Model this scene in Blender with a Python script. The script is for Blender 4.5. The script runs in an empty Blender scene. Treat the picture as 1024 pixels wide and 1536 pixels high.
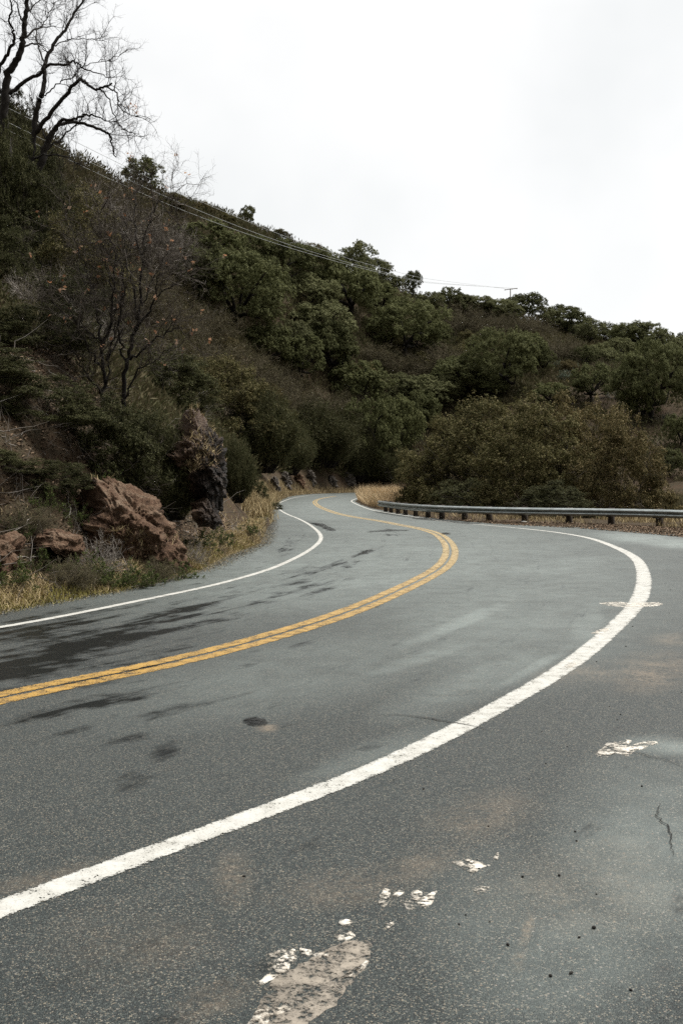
import bpy, math
import numpy as np
from mathutils import Vector

sc = bpy.context.scene
COL = sc.collection
R = np.random.default_rng(7)

# ------------------------------------------------------------------ camera and picture-to-place measures
H = 1.75            # eye height
F = 1493.0          # focal length in photo pixels
HZ = 722.0          # row of the horizon in the photo
S = 1.232
cam = bpy.data.cameras.new('camera')
co = bpy.data.objects.new('camera', cam); COL.objects.link(co)
cam.sensor_fit = 'VERTICAL'; cam.sensor_height = 36.0
cam.lens = 36.0 * F / 1536.0
cam.shift_y = -46.0 / 1536.0
cam.clip_start = 0.1; cam.clip_end = 6000
co.location = (0, 0, H); co.rotation_euler = (math.radians(90), 0, 0)
sc.camera = co

def G(u, v, z=0.0):
    """photo pixel -> point on a level plane at height z"""
    Y = (H - z) * F / (v - HZ)
    return np.array([(u - 512) / F * Y, Y, z])

def P(u, v, Y):
    """photo pixel -> point at distance Y"""
    return np.array([(u - 512) / F * Y, Y, H + (HZ - v) / F * Y])

# ------------------------------------------------------------------ mesh helpers
def tag(o, label=None, cat=None, group=None, kind=None):
    if label: o['label'] = label
    if cat: o['category'] = cat
    if group: o['group'] = group
    if kind: o['kind'] = kind
    return o

def mesh_np(name, V, faces, mat=None, attrs=None, uv=None, smooth=False):
    """faces: list of int arrays (n,k); returns a mesh datablock"""
    me = bpy.data.meshes.new(name)
    V = np.asarray(V, dtype=np.float32)
    faces = [np.asarray(f, dtype=np.int32) for f in faces if len(f)]
    loops = np.concatenate([f.ravel() for f in faces])
    tot = np.concatenate([np.full(len(f), f.shape[1], dtype=np.int32) for f in faces])
    start = np.concatenate([[0], np.cumsum(tot)[:-1]]).astype(np.int32)
    me.vertices.add(len(V)); me.vertices.foreach_set('co', V.ravel())
    me.loops.add(len(loops)); me.loops.foreach_set('vertex_index', loops)
    me.polygons.add(len(tot)); me.polygons.foreach_set('loop_start', start)
    try: me.polygons.foreach_set('loop_total', tot)
    except Exception: pass
    if smooth: me.polygons.foreach_set('use_smooth', np.ones(len(tot), dtype=bool))
    me.update(calc_edges=True)
    if attrs:
        for k, a in attrs.items():
            at = me.attributes.new(k, 'FLOAT', 'POINT'); at.data.foreach_set('value', np.asarray(a, dtype=np.float32))
    if uv is not None:
        l = me.uv_layers.new(name='UVMap'); l.data.foreach_set('uv', np.asarray(uv, dtype=np.float32)[loops].ravel())
    if mat: me.materials.append(mat)
    return me

def link(name, me, parent=None, loc=None):
    o = bpy.data.objects.new(name, me); COL.objects.link(o)
    if parent is not None: o.parent = parent
    if loc is not None: o.location = loc
    return o

def empty(name, loc, rz=0.0, scale=None):
    o = bpy.data.objects.new(name, None); COL.objects.link(o)
    o.location = loc; o.rotation_euler = (0, 0, rz); o.empty_display_size = 0.3
    if scale is not None: o.scale = scale
    return o

def unit(a): return a / np.maximum(np.linalg.norm(a, axis=-1, keepdims=True), 1e-9)

def rdir(n, rng=R): return unit(rng.normal(size=(n, 3)))

def join(parts):
    """[(V, [faces])] -> V, faces"""
    Vs, Fs, off = [], [], 0
    for V, fs in parts:
        Vs.append(V)
        for f in fs: Fs.append(np.asarray(f) + off)
        off += len(V)
    return np.concatenate(Vs), Fs

def leaves(C, N, size, rng, asp=0.55, fold=0.12):
    """diamond leaves, one per centre"""
    n = len(C)
    a = unit(np.cross(N, rdir(n, rng))); b = np.cross(N, a)
    s = size * rng.uniform(0.6, 1.3, (n, 1))
    V = np.stack([C - a * s * .5, C + b * s * asp * .5 + N * s * fold, C + a * s * .5, C - b * s * asp * .5 + N * s * fold], 1).reshape(-1, 3)
    return V, [np.arange(4 * n).reshape(-1, 4)]

def sticks(A, D, L, r, rng, bend=0.25, seg=2):
    """thin three-sided twigs from A along D of length L and radius r, bending at random"""
    n = len(A)
    L = np.broadcast_to(np.asarray(L, float).reshape(-1, 1), (n, 1)); r = np.broadcast_to(np.asarray(r, float).reshape(-1, 1), (n, 1))
    x = unit(np.cross(D, rdir(n, rng))); y = np.cross(unit(D), x)
    pts = [A]; d = unit(D)
    for k in range(seg):
        d = unit(d + rng.normal(size=(n, 3)) * bend)
        pts.append(pts[-1] + d * L / seg)
    Vs = []
    for k, p in enumerate(pts):
        rr = r * (1 - 0.8 * k / seg)
        for q in range(3):
            an = q * 2 * math.pi / 3
            Vs.append(p + (x * math.cos(an) + y * math.sin(an)) * rr)
    V = np.stack(Vs, 1).reshape(-1, 3)
    m = 3 * (seg + 1); base = (np.arange(n) * m)[:, None]
    Fs = []
    for k in range(seg):
        for q in range(3):
            q2 = (q + 1) % 3
            Fs.append(base + np.array([k * 3 + q, k * 3 + q2, (k + 1) * 3 + q2, (k + 1) * 3 + q]))
    return (V, [np.concatenate(Fs)]), pts[-1], d

def tube(pts, rad, sides=6):
    pts = np.asarray(pts, float); n = len(pts)
    rad = np.broadcast_to(np.asarray(rad, float), (n,))
    t = unit(np.gradient(pts, axis=0))
    ref = np.array([0, 0, 1.0]) if abs(t[0, 2]) < 0.9 else np.array([1.0, 0, 0])
    x = unit(np.cross(t, ref)); y = np.cross(t, x)
    an = np.arange(sides) * 2 * math.pi / sides
    V = (pts[:, None] + (x[:, None] * np.cos(an)[None, :, None] + y[:, None] * np.sin(an)[None, :, None]) * rad[:, None, None]).reshape(-1, 3)
    i = np.arange(n - 1)[:, None] * sides; q = np.arange(sides)[None]; q2 = (q + 1) % sides
    Fq = np.stack([i + q, i + q2, i + sides + q2, i + sides + q], -1).reshape(-1, 4)
    return V, [Fq, np.arange(sides)[::-1][None], (np.arange(sides) + (n - 1) * sides)[None]]

def catmull(pts, per=8):
    p = np.asarray(pts, float); p = np.vstack([2 * p[0] - p[1], p, 2 * p[-1] - p[-2]])
    out = []
    for i in range(1, len(p) - 2):
        t = np.linspace(0, 1, per, endpoint=False)[:, None]
        a, b, c, d = p[i - 1], p[i], p[i + 1], p[i + 2]
        out.append(0.5 * (2 * b + (c - a) * t + (2 * a - 5 * b + 4 * c - d) * t ** 2 + (-a + 3 * b - 3 * c + d) * t ** 3))
    out.append(p[-2][None]); return np.vstack(out)

def resample(pts, step):
    d = np.concatenate([[0], np.cumsum(np.linalg.norm(np.diff(pts, axis=0), axis=1))])
    n = max(2, int(d[-1] / step) + 1); s = np.linspace(0, d[-1], n)
    return np.stack([np.interp(s, d, pts[:, k]) for k in range(pts.shape[1])], 1), s

# value noise on the plane
_T = np.random.default_rng(3).uniform(-1, 1, (256, 256))
def vnoise(x, y):
    xi = np.floor(x).astype(int); yi = np.floor(y).astype(int); fx = x - xi; fy = y - yi
    fx = fx * fx * (3 - 2 * fx); fy = fy * fy * (3 - 2 * fy)
    g = lambda a, b: _T[a % 256, b % 256]
    return (g(xi, yi) * (1 - fx) + g(xi + 1, yi) * fx) * (1 - fy) + (g(xi, yi + 1) * (1 - fx) + g(xi + 1, yi + 1) * fx) * fy
def fbm(x, y, o=4):
    s, a = 0, 1.0
    for k in range(o):
        s = s + a * vnoise(x * 2 ** k + 17.3 * k, y * 2 ** k - 9.1 * k); a *= .5
    return s

# ------------------------------------------------------------------ materials
class NT:
    def __init__(s, name):
        s.m = bpy.data.materials.new(name); s.m.use_nodes = True; s.t = s.m.node_tree; s.t.nodes.clear()
        s.out = s.t.nodes.new('ShaderNodeOutputMaterial')
    def n(s, typ, **kw):
        nd = s.t.nodes.new('ShaderNode' + typ)
        for k, v in kw.items():
            if hasattr(nd, k) and k not in ('Scale',): setattr(nd, k, v)
            else: s.set(nd.inputs[k.replace('_', ' ')], v)
        return nd
    def set(s, inp, v):
        if isinstance(v, bpy.types.NodeSocket): s.t.links.new(v, inp)
        else: inp.default_value = v
    def noise(s, scale, detail=4, rough=.6, vec=None, dist=0.0):
        nd = s.t.nodes.new('ShaderNodeTexNoise'); nd.inputs['Scale'].default_value = scale
        nd.inputs['Detail'].default_value = detail; nd.inputs['Roughness'].default_value = rough; nd.inputs['Distortion'].default_value = dist
        if vec is not None: s.t.links.new(vec, nd.inputs['Vector'])
        return nd.outputs[0]
    def pos(s): return s.t.nodes.new('ShaderNodeNewGeometry').outputs['Position']
    def objc(s): return s.t.nodes.new('ShaderNodeTexCoord').outputs['Object']
    def attr(s, name):
        a = s.t.nodes.new('ShaderNodeAttribute'); a.attribute_name = name; return a.outputs['Fac']
    def ramp(s, fac, stops):
        r = s.t.nodes.new('ShaderNodeValToRGB'); e = r.color_ramp.elements
        while len(e) < len(stops): e.new(0.5)
        for q, (p, c) in zip(e, stops):
            q.position = p; q.color = (c, c, c, 1) if isinstance(c, (int, float)) else (*c, 1)
        s.t.links.new(fac, r.inputs[0]); return r.outputs[0]
    def math(s, op, a, b=0.0, clamp=False):
        m = s.t.nodes.new('ShaderNodeMath'); m.operation = op; m.use_clamp = clamp
        s.set(m.inputs[0], a); s.set(m.inputs[1], b); return m.outputs[0]
    def mix(s, f, a, b, mode='MIX'):
        m = s.t.nodes.new('ShaderNodeMix'); m.data_type = 'RGBA'; m.blend_type = mode
        s.set(m.inputs['Factor'], f)
        for key, v in ((6, a), (7, b)):
            s.set(m.inputs[key], (*v, 1) if isinstance(v, tuple) and len(v) == 3 else v)
        return m.outputs[2]
    def hsv(s, col, h=.5, sat=1.0, val=1.0):
        m = s.t.nodes.new('ShaderNodeHueSaturation'); s.set(m.inputs['Hue'], h); s.set(m.inputs['Saturation'], sat); s.set(m.inputs['Value'], val); s.set(m.inputs['Color'], col)
        return m.outputs[0]
    def bump(s, h, strength=.5, dist=.01):
        b = s.t.nodes.new('ShaderNodeBump'); b.inputs['Strength'].default_value = strength; b.inputs['Distance'].default_value = dist
        s.t.links.new(h, b.inputs['Height']); return b.outputs[0]
    def bsdf(s, col, rough=.8, spec=.3, normal=None, metallic=0.0, alpha=None):
        p = s.t.nodes.new('ShaderNodeBsdfPrincipled')
        s.set(p.inputs['Base Color'], (*col, 1) if isinstance(col, tuple) and len(col) == 3 else col)
        s.set(p.inputs['Roughness'], rough); s.set(p.inputs['Specular IOR Level'], spec); s.set(p.inputs['Metallic'], metallic)
        if normal is not None: s.set(p.inputs['Normal'], normal)
        if alpha is not None: s.set(p.inputs['Alpha'], alpha)
        s.t.links.new(p.outputs[0], s.out.inputs['Surface']); return s.m

def leaf_mat(name, cols, trans=.2, var=.4, gloss=.07):
    t = NT(name)
    rnd = t.n('NewGeometry').outputs['Random Per Island']
    k = len(cols)
    c = t.ramp(rnd, [(i / max(k - 1, 1), cols[i]) for i in range(k)])
    oi = t.n('ObjectInfo').outputs['Random']
    c = t.hsv(c, t.math('MULTIPLY_ADD', oi, .03) if False else .5, 1.0, t.math('ADD', t.math('MULTIPLY', oi, var), 1 - var / 2))
    d = t.n('BsdfPrincipled'); t.set(d.inputs['Base Color'], c); d.inputs['Roughness'].default_value = .7; d.inputs['Specular IOR Level'].default_value = gloss
    tr = t.n('BsdfTranslucent'); t.set(tr.inputs['Color'], c)
    m = t.n('MixShader'); m.inputs[0].default_value = trans
    t.t.links.new(d.outputs[0], m.inputs[1]); t.t.links.new(tr.outputs[0], m.inputs[2]); t.t.links.new(m.outputs[0], t.out.inputs['Surface'])
    return t.m

def bark_mat(name, a, b, scale=9, rough=.9):
    t = NT(name); v = t.objc()
    n = t.noise(scale, 5, .7, v)
    c = t.ramp(n, [(.3, a), (.7, b)])
    return t.bsdf(c, rough, .2, t.bump(n, .6, .02))

def island_mat(name, cols, rough=.85, spec=.15):
    t = NT(name)
    c = t.ramp(t.n('NewGeometry').outputs['Random Per Island'], [(i / (len(cols) - 1), cols[i]) for i in range(len(cols))])
    return t.bsdf(c, rough, spec)

M = {}
M['oak'] = leaf_mat('oak_leaf', [(.044, .05, .019), (.105, .113, .044), (.185, .188, .085)])
M['oak_pale'] = leaf_mat('pale_oak_leaf', [(.065, .072, .03), (.13, .135, .06), (.21, .208, .105)])
M['dark'] = leaf_mat('dark_leaf', [(.016, .02, .007), (.035, .038, .014), (.065, .066, .026), (.15, .145, .075)])
M['olive'] = leaf_mat('olive_leaf', [(.04, .042, .016), (.095, .091, .034), (.155, .14, .058), (.3, .25, .13)])
M['rust'] = leaf_mat('rusty_leaf', [(.034, .034, .013), (.08, .071, .028), (.145, .114, .048), (.28, .22, .12)])
M['broom'] = leaf_mat('broom_leaf', [(.03, .034, .014), (.065, .066, .028), (.125, .118, .06)])
M['sage'] = leaf_mat('sage_leaf', [(.1, .125, .085), (.15, .18, .13), (.2, .23, .17)], .15)
M['weed'] = leaf_mat('weed_leaf', [(.04, .06, .018), (.075, .1, .03), (.12, .13, .045)])
M['orange'] = leaf_mat('dry_orange_leaf', [(.34, .15, .07), (.5, .28, .16), (.65, .47, .34)], .3)
M['scrub'] = leaf_mat('scrub_leaf', [(.05, .046, .022), (.09, .078, .04), (.15, .125, .072), (.075, .08, .034)], .15)
M['twig'] = island_mat('brown_twig', [(.045, .038, .023), (.095, .08, .05), (.18, .155, .105)])
M['twig_grey'] = island_mat('grey_twig', [(.1, .085, .07), (.2, .175, .15), (.34, .31, .28)])
M['twig_mix'] = island_mat('mixed_twig', [(.02, .016, .012), (.05, .04, .03), (.05, .04, .03), (.2, .175, .15)])
M['twig_dark'] = island_mat('dark_twig', [(.015, .012, .01), (.03, .025, .02)])
M['bark'] = bark_mat('dark_bark', (.008, .007, .006), (.028, .023, .018))
M['bark_grey'] = bark_mat('grey_bark', (.05, .042, .035), (.16, .14, .12))
M['dry_grass'] = island_mat('dry_grass', [(.18, .138, .072), (.36, .28, .15), (.54, .43, .25)])
M['pale_grass'] = island_mat('pale_dry_grass', [(.4, .29, .16), (.58, .44, .27), (.7, .56, .36)])
M['green_grass'] = island_mat('green_grass', [(.12, .115, .03), (.24, .21, .06), (.4, .33, .12)])
M['grit'] = island_mat('grit', [(.05, .048, .04), (.1, .095, .08), (.16, .145, .12), (.26, .23, .18)])
M['litter'] = island_mat('leaf_litter', [(.04, .03, .02), (.1, .068, .042), (.19, .13, .085), (.3, .22, .15)])

# ------------------------------------------------------------------ road lines, traced on the photo and laid on the level road
right_px = [(-420,1530),(-200,1441),(0,1362),(150,1307),(300,1256),(410,1211),(512,1177),(600,1139),(700,1087),(765,1050),(820,1020),(872,984),(908,953),(935,928),(953,908),(962,889),(965,870),(962,853),(953,838),(929,824),(888,808.5),(847,800.5),(800,794.6),(724,787.4),(677,783.6),(616,774.7),(583,769.4),(560,765.6),(548,761.9),(536,757),(529,753.6),(527,751.5),(530,749.5),(538,747),(552,744.4),(575,742)]
left_px = [(-420,1003),(-200,972),(0,941.5),(64,930.5),(200,903),(320,878),(400,855.5),(437,840),(462,826.5),(477,815),(481.5,806),(476,796.5),(462,785.7),(445.6,777.3),(434,772.8),(424.5,768),(417.5,762.8),(415.3,759),(418,755.2),(427,751),(438.6,747.3),(455,744.3),(475,742),(497,740.7)]
yel_px = [(-420,1150),(-200,1096),(0,1046),(120,1022),(250,996),(400,957),(512,922),(580,894),(613,878.5),(642.5,863.5),(662,851),(673,837.5),(675,823),(668,810.5),(653,800),(627,792.5),(595.6,786.8),(572,782),(529,775.2),(503,769.4),(482,761.6),(474,756.5),(472,753.2),(474.5,750.2),(480,748.2),(492,745.8),(503,744.2)]
def line_world(px, smooth=3, step=.25):
    p = catmull([G(u, v)[:2] for u, v in px], 12)
    p, s = resample(p, step)
    for _ in range(smooth * 4):
        p[1:-1] = .25 * p[:-2] + .5 * p[1:-1] + .25 * p[2:]
    return resample(p, step)
def ribbon(p, s, width, off=0.0, z=.004):
    t = unit(np.gradient(p, axis=0)); nrm = np.stack([t[:, 1], -t[:, 0]], 1)
    w = np.broadcast_to(width, (len(p),))[:, None]
    cols = 5; V, UV = [], []
    for k in range(cols):
        a = (k / (cols - 1) - .5) * 2
        q = p + nrm * (off + a * w * .5)
        V.append(np.column_stack([q, np.full(len(q), z)])); UV.append(np.column_stack([s, np.full(len(s), a)]))
    V = np.stack(V, 1).reshape(-1, 3); UV = np.stack(UV, 1).reshape(-1, 2)
    i = np.arange(len(p) - 1)[:, None] * cols; q = np.arange(cols - 1)[None]
    Fq = np.stack([i + q, i + q + 1, i + cols + q + 1, i + cols + q], -1).reshape(-1, 4)[:, ::-1]
    return V, Fq, UV

def paint_mat(name, col, dirt, wear=.5, far=None):
    t = NT(name); pos = t.pos()
    uv = t.n('UVMap').outputs[0]; sp = t.n('SeparateXYZ'); t.t.links.new(uv, sp.inputs[0])
    edge = t.math('ABSOLUTE', sp.outputs[1])
    fine = t.noise(55, 4, .7, pos); mid = t.noise(7, 4, .65, pos); big = t.noise(1.1, 3, .6, pos)
    gr_ = t.noise(150, 2, .6, pos); k = t.math('ADD', t.math('ADD', t.math('MULTIPLY', fine, 2.6), t.math('MULTIPLY', gr_, 1.4)), t.math('MULTIPLY', mid, 1.6))
    k = t.math('ADD', k, t.math('MULTIPLY', big, .5))                       # about 3.05
    lim = t.math('SUBTRACT', 3.95 - wear * .7, t.math('MULTIPLY', t.math('POWER', edge, 6.0), 1.15))
    a = t.math('MULTIPLY', t.math('SUBTRACT', lim, k), 4.0, True)
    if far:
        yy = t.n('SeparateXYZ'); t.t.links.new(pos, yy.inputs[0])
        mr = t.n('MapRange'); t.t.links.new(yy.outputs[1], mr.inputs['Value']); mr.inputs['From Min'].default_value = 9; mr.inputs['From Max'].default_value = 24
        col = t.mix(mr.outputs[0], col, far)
    c = t.mix(t.ramp(mid, [(.38, 0.0), (.72, 1.0)]), col, dirt)
    c = t.mix(t.ramp(fine, [(.30, .55), (.48, 0.0)]), c, tuple(x * .35 for x in dirt))
    return t.bsdf(c, .6, .3, t.bump(fine, .4, .004), 0, a)
M['white_paint'] = paint_mat('worn_white_paint', (.47, .462, .425), (.36, .35, .31), .5)
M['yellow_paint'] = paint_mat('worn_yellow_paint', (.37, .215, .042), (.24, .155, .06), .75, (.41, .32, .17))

RL, RS = line_world(right_px); LL, LS = line_world(left_px); YL, YS = line_world(yel_px)
def line_obj(name, label, p, s, width, off, mat):
    V, Fq, UV = ribbon(p, s, width, off)
    o = link(name, mesh_np(name, V, [Fq], mat, uv=UV)); return tag(o, label, 'road marking', kind='structure')
yr = np.interp(RL[:, 1], [3, 5, 9, 17, 40, 80], [.175, .185, .235, .3, .17, .2])
# the last stretch of the line is narrower again once past the bend
ix = np.argmax(RL[:, 0]); yr[ix + 25:] = np.minimum(yr[ix + 25:], .16)
line_obj('white_edge_line', 'wide white edge line sweeping round the outside of the bend', RL, RS, yr, 0, M['white_paint'])
line_obj('white_edge_line', 'thin white edge line along the grassy foot of the bank', LL, LS, .15, 0, M['white_paint'])
line_obj('yellow_centre_line', 'inner stripe of the double yellow centre line, on the bank side', YL, YS, .21, -.112, M['yellow_paint'])
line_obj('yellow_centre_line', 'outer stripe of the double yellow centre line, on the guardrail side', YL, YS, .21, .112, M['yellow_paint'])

# ------------------------------------------------------------------ terrain: the hill as control columns (photo column, then distance and height of six points)
def zz(Y, v): return H + (HZ - v) / F * Y
ctrl = []
def colm(u, d0, d1, d2, z2, d3, v3, d4, v4):
    d = [x * S for x in (d0, d1, d2, d3, d4)]
    ctrl.append((u, d + [d[4] + 60, d[4] + 400], [0, .45 * S, z2 * S, zz(d[3], v3), zz(d[4], v4), zz(d[4], v4) - 6, zz(d[4], v4) - 150]))
colm(-1800, 3.2, 4.2, 7, 3, 20, 420, 90, 60)
colm(-600, 6, 7, 10, 3, 26, 420, 100, 60)
colm(0, 11, 12.5, 15.5, 3.0, 35, 430, 110, 178)
colm(100, 12, 13.4, 16.6, 3.1, 38, 460, 122, 222)
colm(200, 13.4, 14.7, 18, 3.2, 42, 490, 140, 274)
colm(300, 16, 17.5, 22, 3.5, 50, 530, 160, 318)
colm(390, 22.8, 25, 31, 3.0, 62, 590, 168, 350)
colm(402, 31, 34, 42, 3.4, 75, 595, 170, 355)
colm(408, 52, 55, 62, 3.8, 85, 598, 171, 358)
colm(413, 63, 66, 73, 4.0, 95, 600, 172, 360)
colm(420, 77, 80, 86, 4.0, 106, 600, 173, 363)
colm(432, 91, 94, 100, 4.0, 116, 600, 175, 368)
colm(450, 104, 107, 113, 4, 128, 600, 178, 376)
colm(470, 113, 116, 122, 4, 136, 600, 180, 384)
colm(540, 127, 130, 135, 4, 150, 590, 187, 414)
colm(610, 130, 134, 140, 4, 158, 600, 200, 441)
colm(700, 122, 127, 134, 3, 155, 600, 215, 462)
colm(800, 108, 113, 122, 2, 150, 600, 230, 480)
colm(900, 98, 104, 115, 1.5, 150, 600, 250, 508)
colm(1024, 88, 96, 110, 1.5, 150, 600, 262, 522)
colm(1300, 80, 90, 105, 1.5, 150, 600, 285, 575)
colm(2600, 70, 80, 100, 1.5, 150, 620, 300, 610)
CU = np.array([c[0] for c in ctrl], float); CD = np.array([c[1] for c in ctrl]); CZ = np.array([c[2] for c in ctrl])
base_line = np.array([[(u - 512) / F * d[0], d[0]] for u, d, z in ctrl if -1800 <= u <= 2600])
def seg_dist(X, Y, poly):
    d = np.full(np.shape(X), 1e9)
    for a, b in zip(poly[:-1], poly[1:]):
        ab = b - a; t = np.clip(((X - a[0]) * ab[0] + (Y - a[1]) * ab[1]) / (ab @ ab), 0, 1)
        d = np.minimum(d, np.hypot(X - a[0] - t * ab[0], Y - a[1] - t * ab[1]))
    return d
def inside(X, Y, poly):
    c = np.zeros(np.shape(X), bool); n = len(poly)
    for i in range(n):
        x1, y1 = poly[i]; x2, y2 = poly[(i + 1) % n]
        if y1 == y2: continue
        c ^= ((y1 > Y) != (y2 > Y)) & (X < (x2 - x1) * (Y - y1) / (y2 - y1) + x1)
    return c
# dirt and grass on the guardrail side of the road
dirt_px = [(575,743.2),(552,745.6),(540,748),(534,750.5),(532.5,752),(535,754),(541,757),(552,761),(566,764.2),(590,768.6),(625,773.8),(680,780.8),(740,785),(800,788),(860,790.5),(920,794),(980,799),(1030,803.5),(1200,820),(1500,848)]
dirt_poly = np.array([G(u, v)[:2] for u, v in dirt_px] + [[40, 20], [140, 90], [60, 150], [6, 150]])
def terrain(X, Y):
    X = np.asarray(X, float); Y = np.asarray(Y, float)
    Ys = np.maximum(Y, .5); u = np.clip(X / Ys * F + 512, CU[0], CU[-1])
    i = np.clip(np.searchsorted(CU, u) - 1, 0, len(CU) - 2); f = (u - CU[i]) / (CU[i + 1] - CU[i])
    d = CD[i] * (1 - f)[..., None] + CD[i + 1] * f[..., None]; z = CZ[i] * (1 - f)[..., None] + CZ[i + 1] * f[..., None]
    h = np.where(Ys < d[..., 0], np.maximum((Ys - d[..., 0]) * .12, -.08), 0)
    for k in range(6):
        t = np.clip((Ys - d[..., k]) / (d[..., k + 1] - d[..., k]), 0, 1)
        h = h + t * (z[..., k + 1] - z[..., k])
    dist = seg_dist(X, Y, base_line)
    lim = .3 + 1.25 * np.maximum(dist - .8, 0)
    h = np.where(h > .3, np.minimum(h, np.maximum(lim, .3)), h)
    amp = np.clip((dist - 1.0) / 12, 0, 1) * (h > .2)
    h = h + amp * (1.5 * fbm(X / 14, Y / 14, 4)) + np.clip(h / 1.5, 0, 1) * .22 * fbm(X / 1.7 + 5, Y / 1.7, 3)
    sd = seg_dist(X, Y, np.vstack([dirt_poly, dirt_poly[:1]])); ins = inside(X, Y, dirt_poly)
    wob = .12 * fbm(X / 1.5, Y / 1.5, 3)
    dz = np.clip(np.where(ins, sd, -sd) * .09 + wob * .05, -.08, .06) - np.clip(np.where(ins, sd - 6, 0) * .06, 0, .9)
    return np.where(ins & (h < .2), np.maximum(h, dz), np.maximum(h, np.minimum(dz, .06)))
def hit(u, v, y0=6.0, y1=420.0):
    """where the line of sight through a photo pixel meets the hillside"""
    Ys = np.exp(np.linspace(math.log(y0), math.log(y1), 900))
    z = terrain((u - 512) / F * Ys, Ys); zr = H + (HZ - v) / F * Ys
    k = np.nonzero(z >= zr)[0]
    j = k[0] if len(k) else int(np.argmin((zr - z) / Ys))
    Y = Ys[j]; X = (u - 512) / F * Y
    return np.array([X, Y, float(terrain(np.array([X]), np.array([Y]))[0])])
def ground_at(X, Y): return float(terrain(np.array([X]), np.array([Y]))[0])

us = np.concatenate([np.linspace(-1780, -60, 90, endpoint=False), np.arange(-60, 1090, 3.0), np.linspace(1090, 2580, 70)])
ys = np.concatenate([np.exp(np.linspace(math.log(3.0), math.log(330), 460)), np.linspace(345, 640, 20)])
UU, YY = np.meshgrid(us, ys, indexing='ij'); XX = (UU - 512) / F * YY
ZZ = terrain(XX, YY)
nu, ny = UU.shape
idx = np.arange(nu * ny).reshape(nu, ny)
quads = np.stack([idx[:-1, :-1], idx[1:, :-1], idx[1:, 1:], idx[:-1, 1:]], -1).reshape(-1, 4)
near = seg_dist(XX, YY, base_line)
t = NT('hillside_soil'); pos = t.pos()
n1 = t.noise(.35, 5, .65, pos); n2 = t.noise(3.0, 5, .7, pos); n3 = t.noise(24, 4, .75, pos)
c = t.ramp(n1, [(.32, (.034, .033, .019)), (.5, (.05, .041, .026)), (.68, (.075, .05, .032))])
c = t.mix(t.ramp(n2, [(.4, 0.0), (.65, 1.0)]), c, (.066, .042, .026))
c = t.mix(t.ramp(n3, [(.52, 0.0), (.75, .8)]), c, (.12, .09, .06))
c = t.mix(t.ramp(n3, [(.28, .9), (.45, 0.0)]), c, (.02, .016, .012))
M['soil'] = t.bsdf(c, .95, .1, t.bump(t.math('ADD', n2, t.math('MULTIPLY', n3, .35)), .9, .12))
o = link('hillside_terrain', mesh_np('hillside_terrain', np.column_stack([XX.ravel(), YY.ravel(), ZZ.ravel()]), [quads], M['soil'], smooth=True))
tag(o, 'brown earth hillside rising from the road', 'hillside', kind='structure')
g = 2500.0
o = link('ground', mesh_np('ground', [[-g, -g, -.95], [g, -g, -.95], [g, g, -.95], [-g, g, -.95]], [[[0, 1, 2, 3]]], M['soil']))
tag(o, 'bare earth ground reaching to the horizon', 'ground', kind='structure')

# ------------------------------------------------------------------ asphalt
def blob(U, V, u, v, ru, rv, rot=0.0):
    a = math.radians(rot); du, dv = U - u, V - v
    x = (du * math.cos(a) + dv * math.sin(a)) / ru; y = (-du * math.sin(a) + dv * math.cos(a)) / rv
    return np.clip(1.35 - np.hypot(x, y), 0, 1)
vr = np.concatenate([[9000, 5000, 3400, 2600, 2200, 1950, 1750], np.arange(1640, 1000, -5.0), np.arange(1000, 780, -2.5), np.arange(780, 735.9, -1.0)])
ur = np.concatenate([np.linspace(-2500, -60, 50, endpoint=False), np.arange(-60, 1090, 4.0), np.linspace(1090, 3500, 50)])
UU, VV = np.meshgrid(ur, vr, indexing='ij'); YY = H * F / (VV - HZ); XX = (UU - 512) / F * YY
wet_list = [(110,975,240,34,-8,.72),(60,935,160,14,-9,.7),(40,1000,160,26,-8,.8),(300,905,150,12,-11,.6),(40,1000,120,44,-9,1.05),(150,965,190,22,-9,1.1),(60,945,150,16,-9,.95),(250,930,110,10,-10,.95),(200,1000,110,12,-10,.9),(215,1108,56,10,-12,1.0),(180,1128,30,16,-20,.7),(206,1176,40,24,-10,.75),(250,1128,24,22,0,.5),(383,1083,15,6,0,1.6),(300,1060,160,30,-10,.35),(150,1010,200,20,-9,.5),(320,905,120,20,-10,.5),(440,880,90,22,-14,.45),(60,988,170,34,-6,.85),(30,1005,110,16,-8,.8),(190,955,150,16,-8,.8),(90,965,120,18,-8,.9),(270,915,120,13,-10,.75),(350,900,80,8,-10,.6),
 (480,886,46,4.5,-12,.95),(390,905,80,5,-8,.6),(545,829,30,5,-18,.75),(500,848,70,7,-12,.75),(455,862,60,5,-12,.6),(420,880,60,4,-10,.6),(520,868,60,3,-8,.45),
 (478,787,18,2.4,14,1.3),(492,794,12,2,14,1.2),(575,796,35,1.6,-3,1.0),(590,802,22,1.6,-4,1.0),(660,777.8,34,2.0,5,1.2),(700,782,30,1.4,4,1.0),(668,800,7,2.0,5,1.3),
 (165,1053,110,13,-10,.85),(60,1078,90,15,-8,.75),(230,1040,60,9,-12,.6),(120,1062,200,18,-10,.55),(120,1100,60,12,-8,.5),
 (380,1083,16,7,0,1.5),(420,1088,26,4,-8,.6),(600,967,22,2.5,-4,.7),(455,966,20,3,-8,.6),(560,910,60,5,-8,.4),(10,960,120,20,-8,.7),(100,935,120,8,-9,.5),(20,1440,150,70,0,.35),(240,1480,180,60,0,.3),(560,1120,40,5,-10,.4),(430,822,40,10,-35,.55)]
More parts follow.
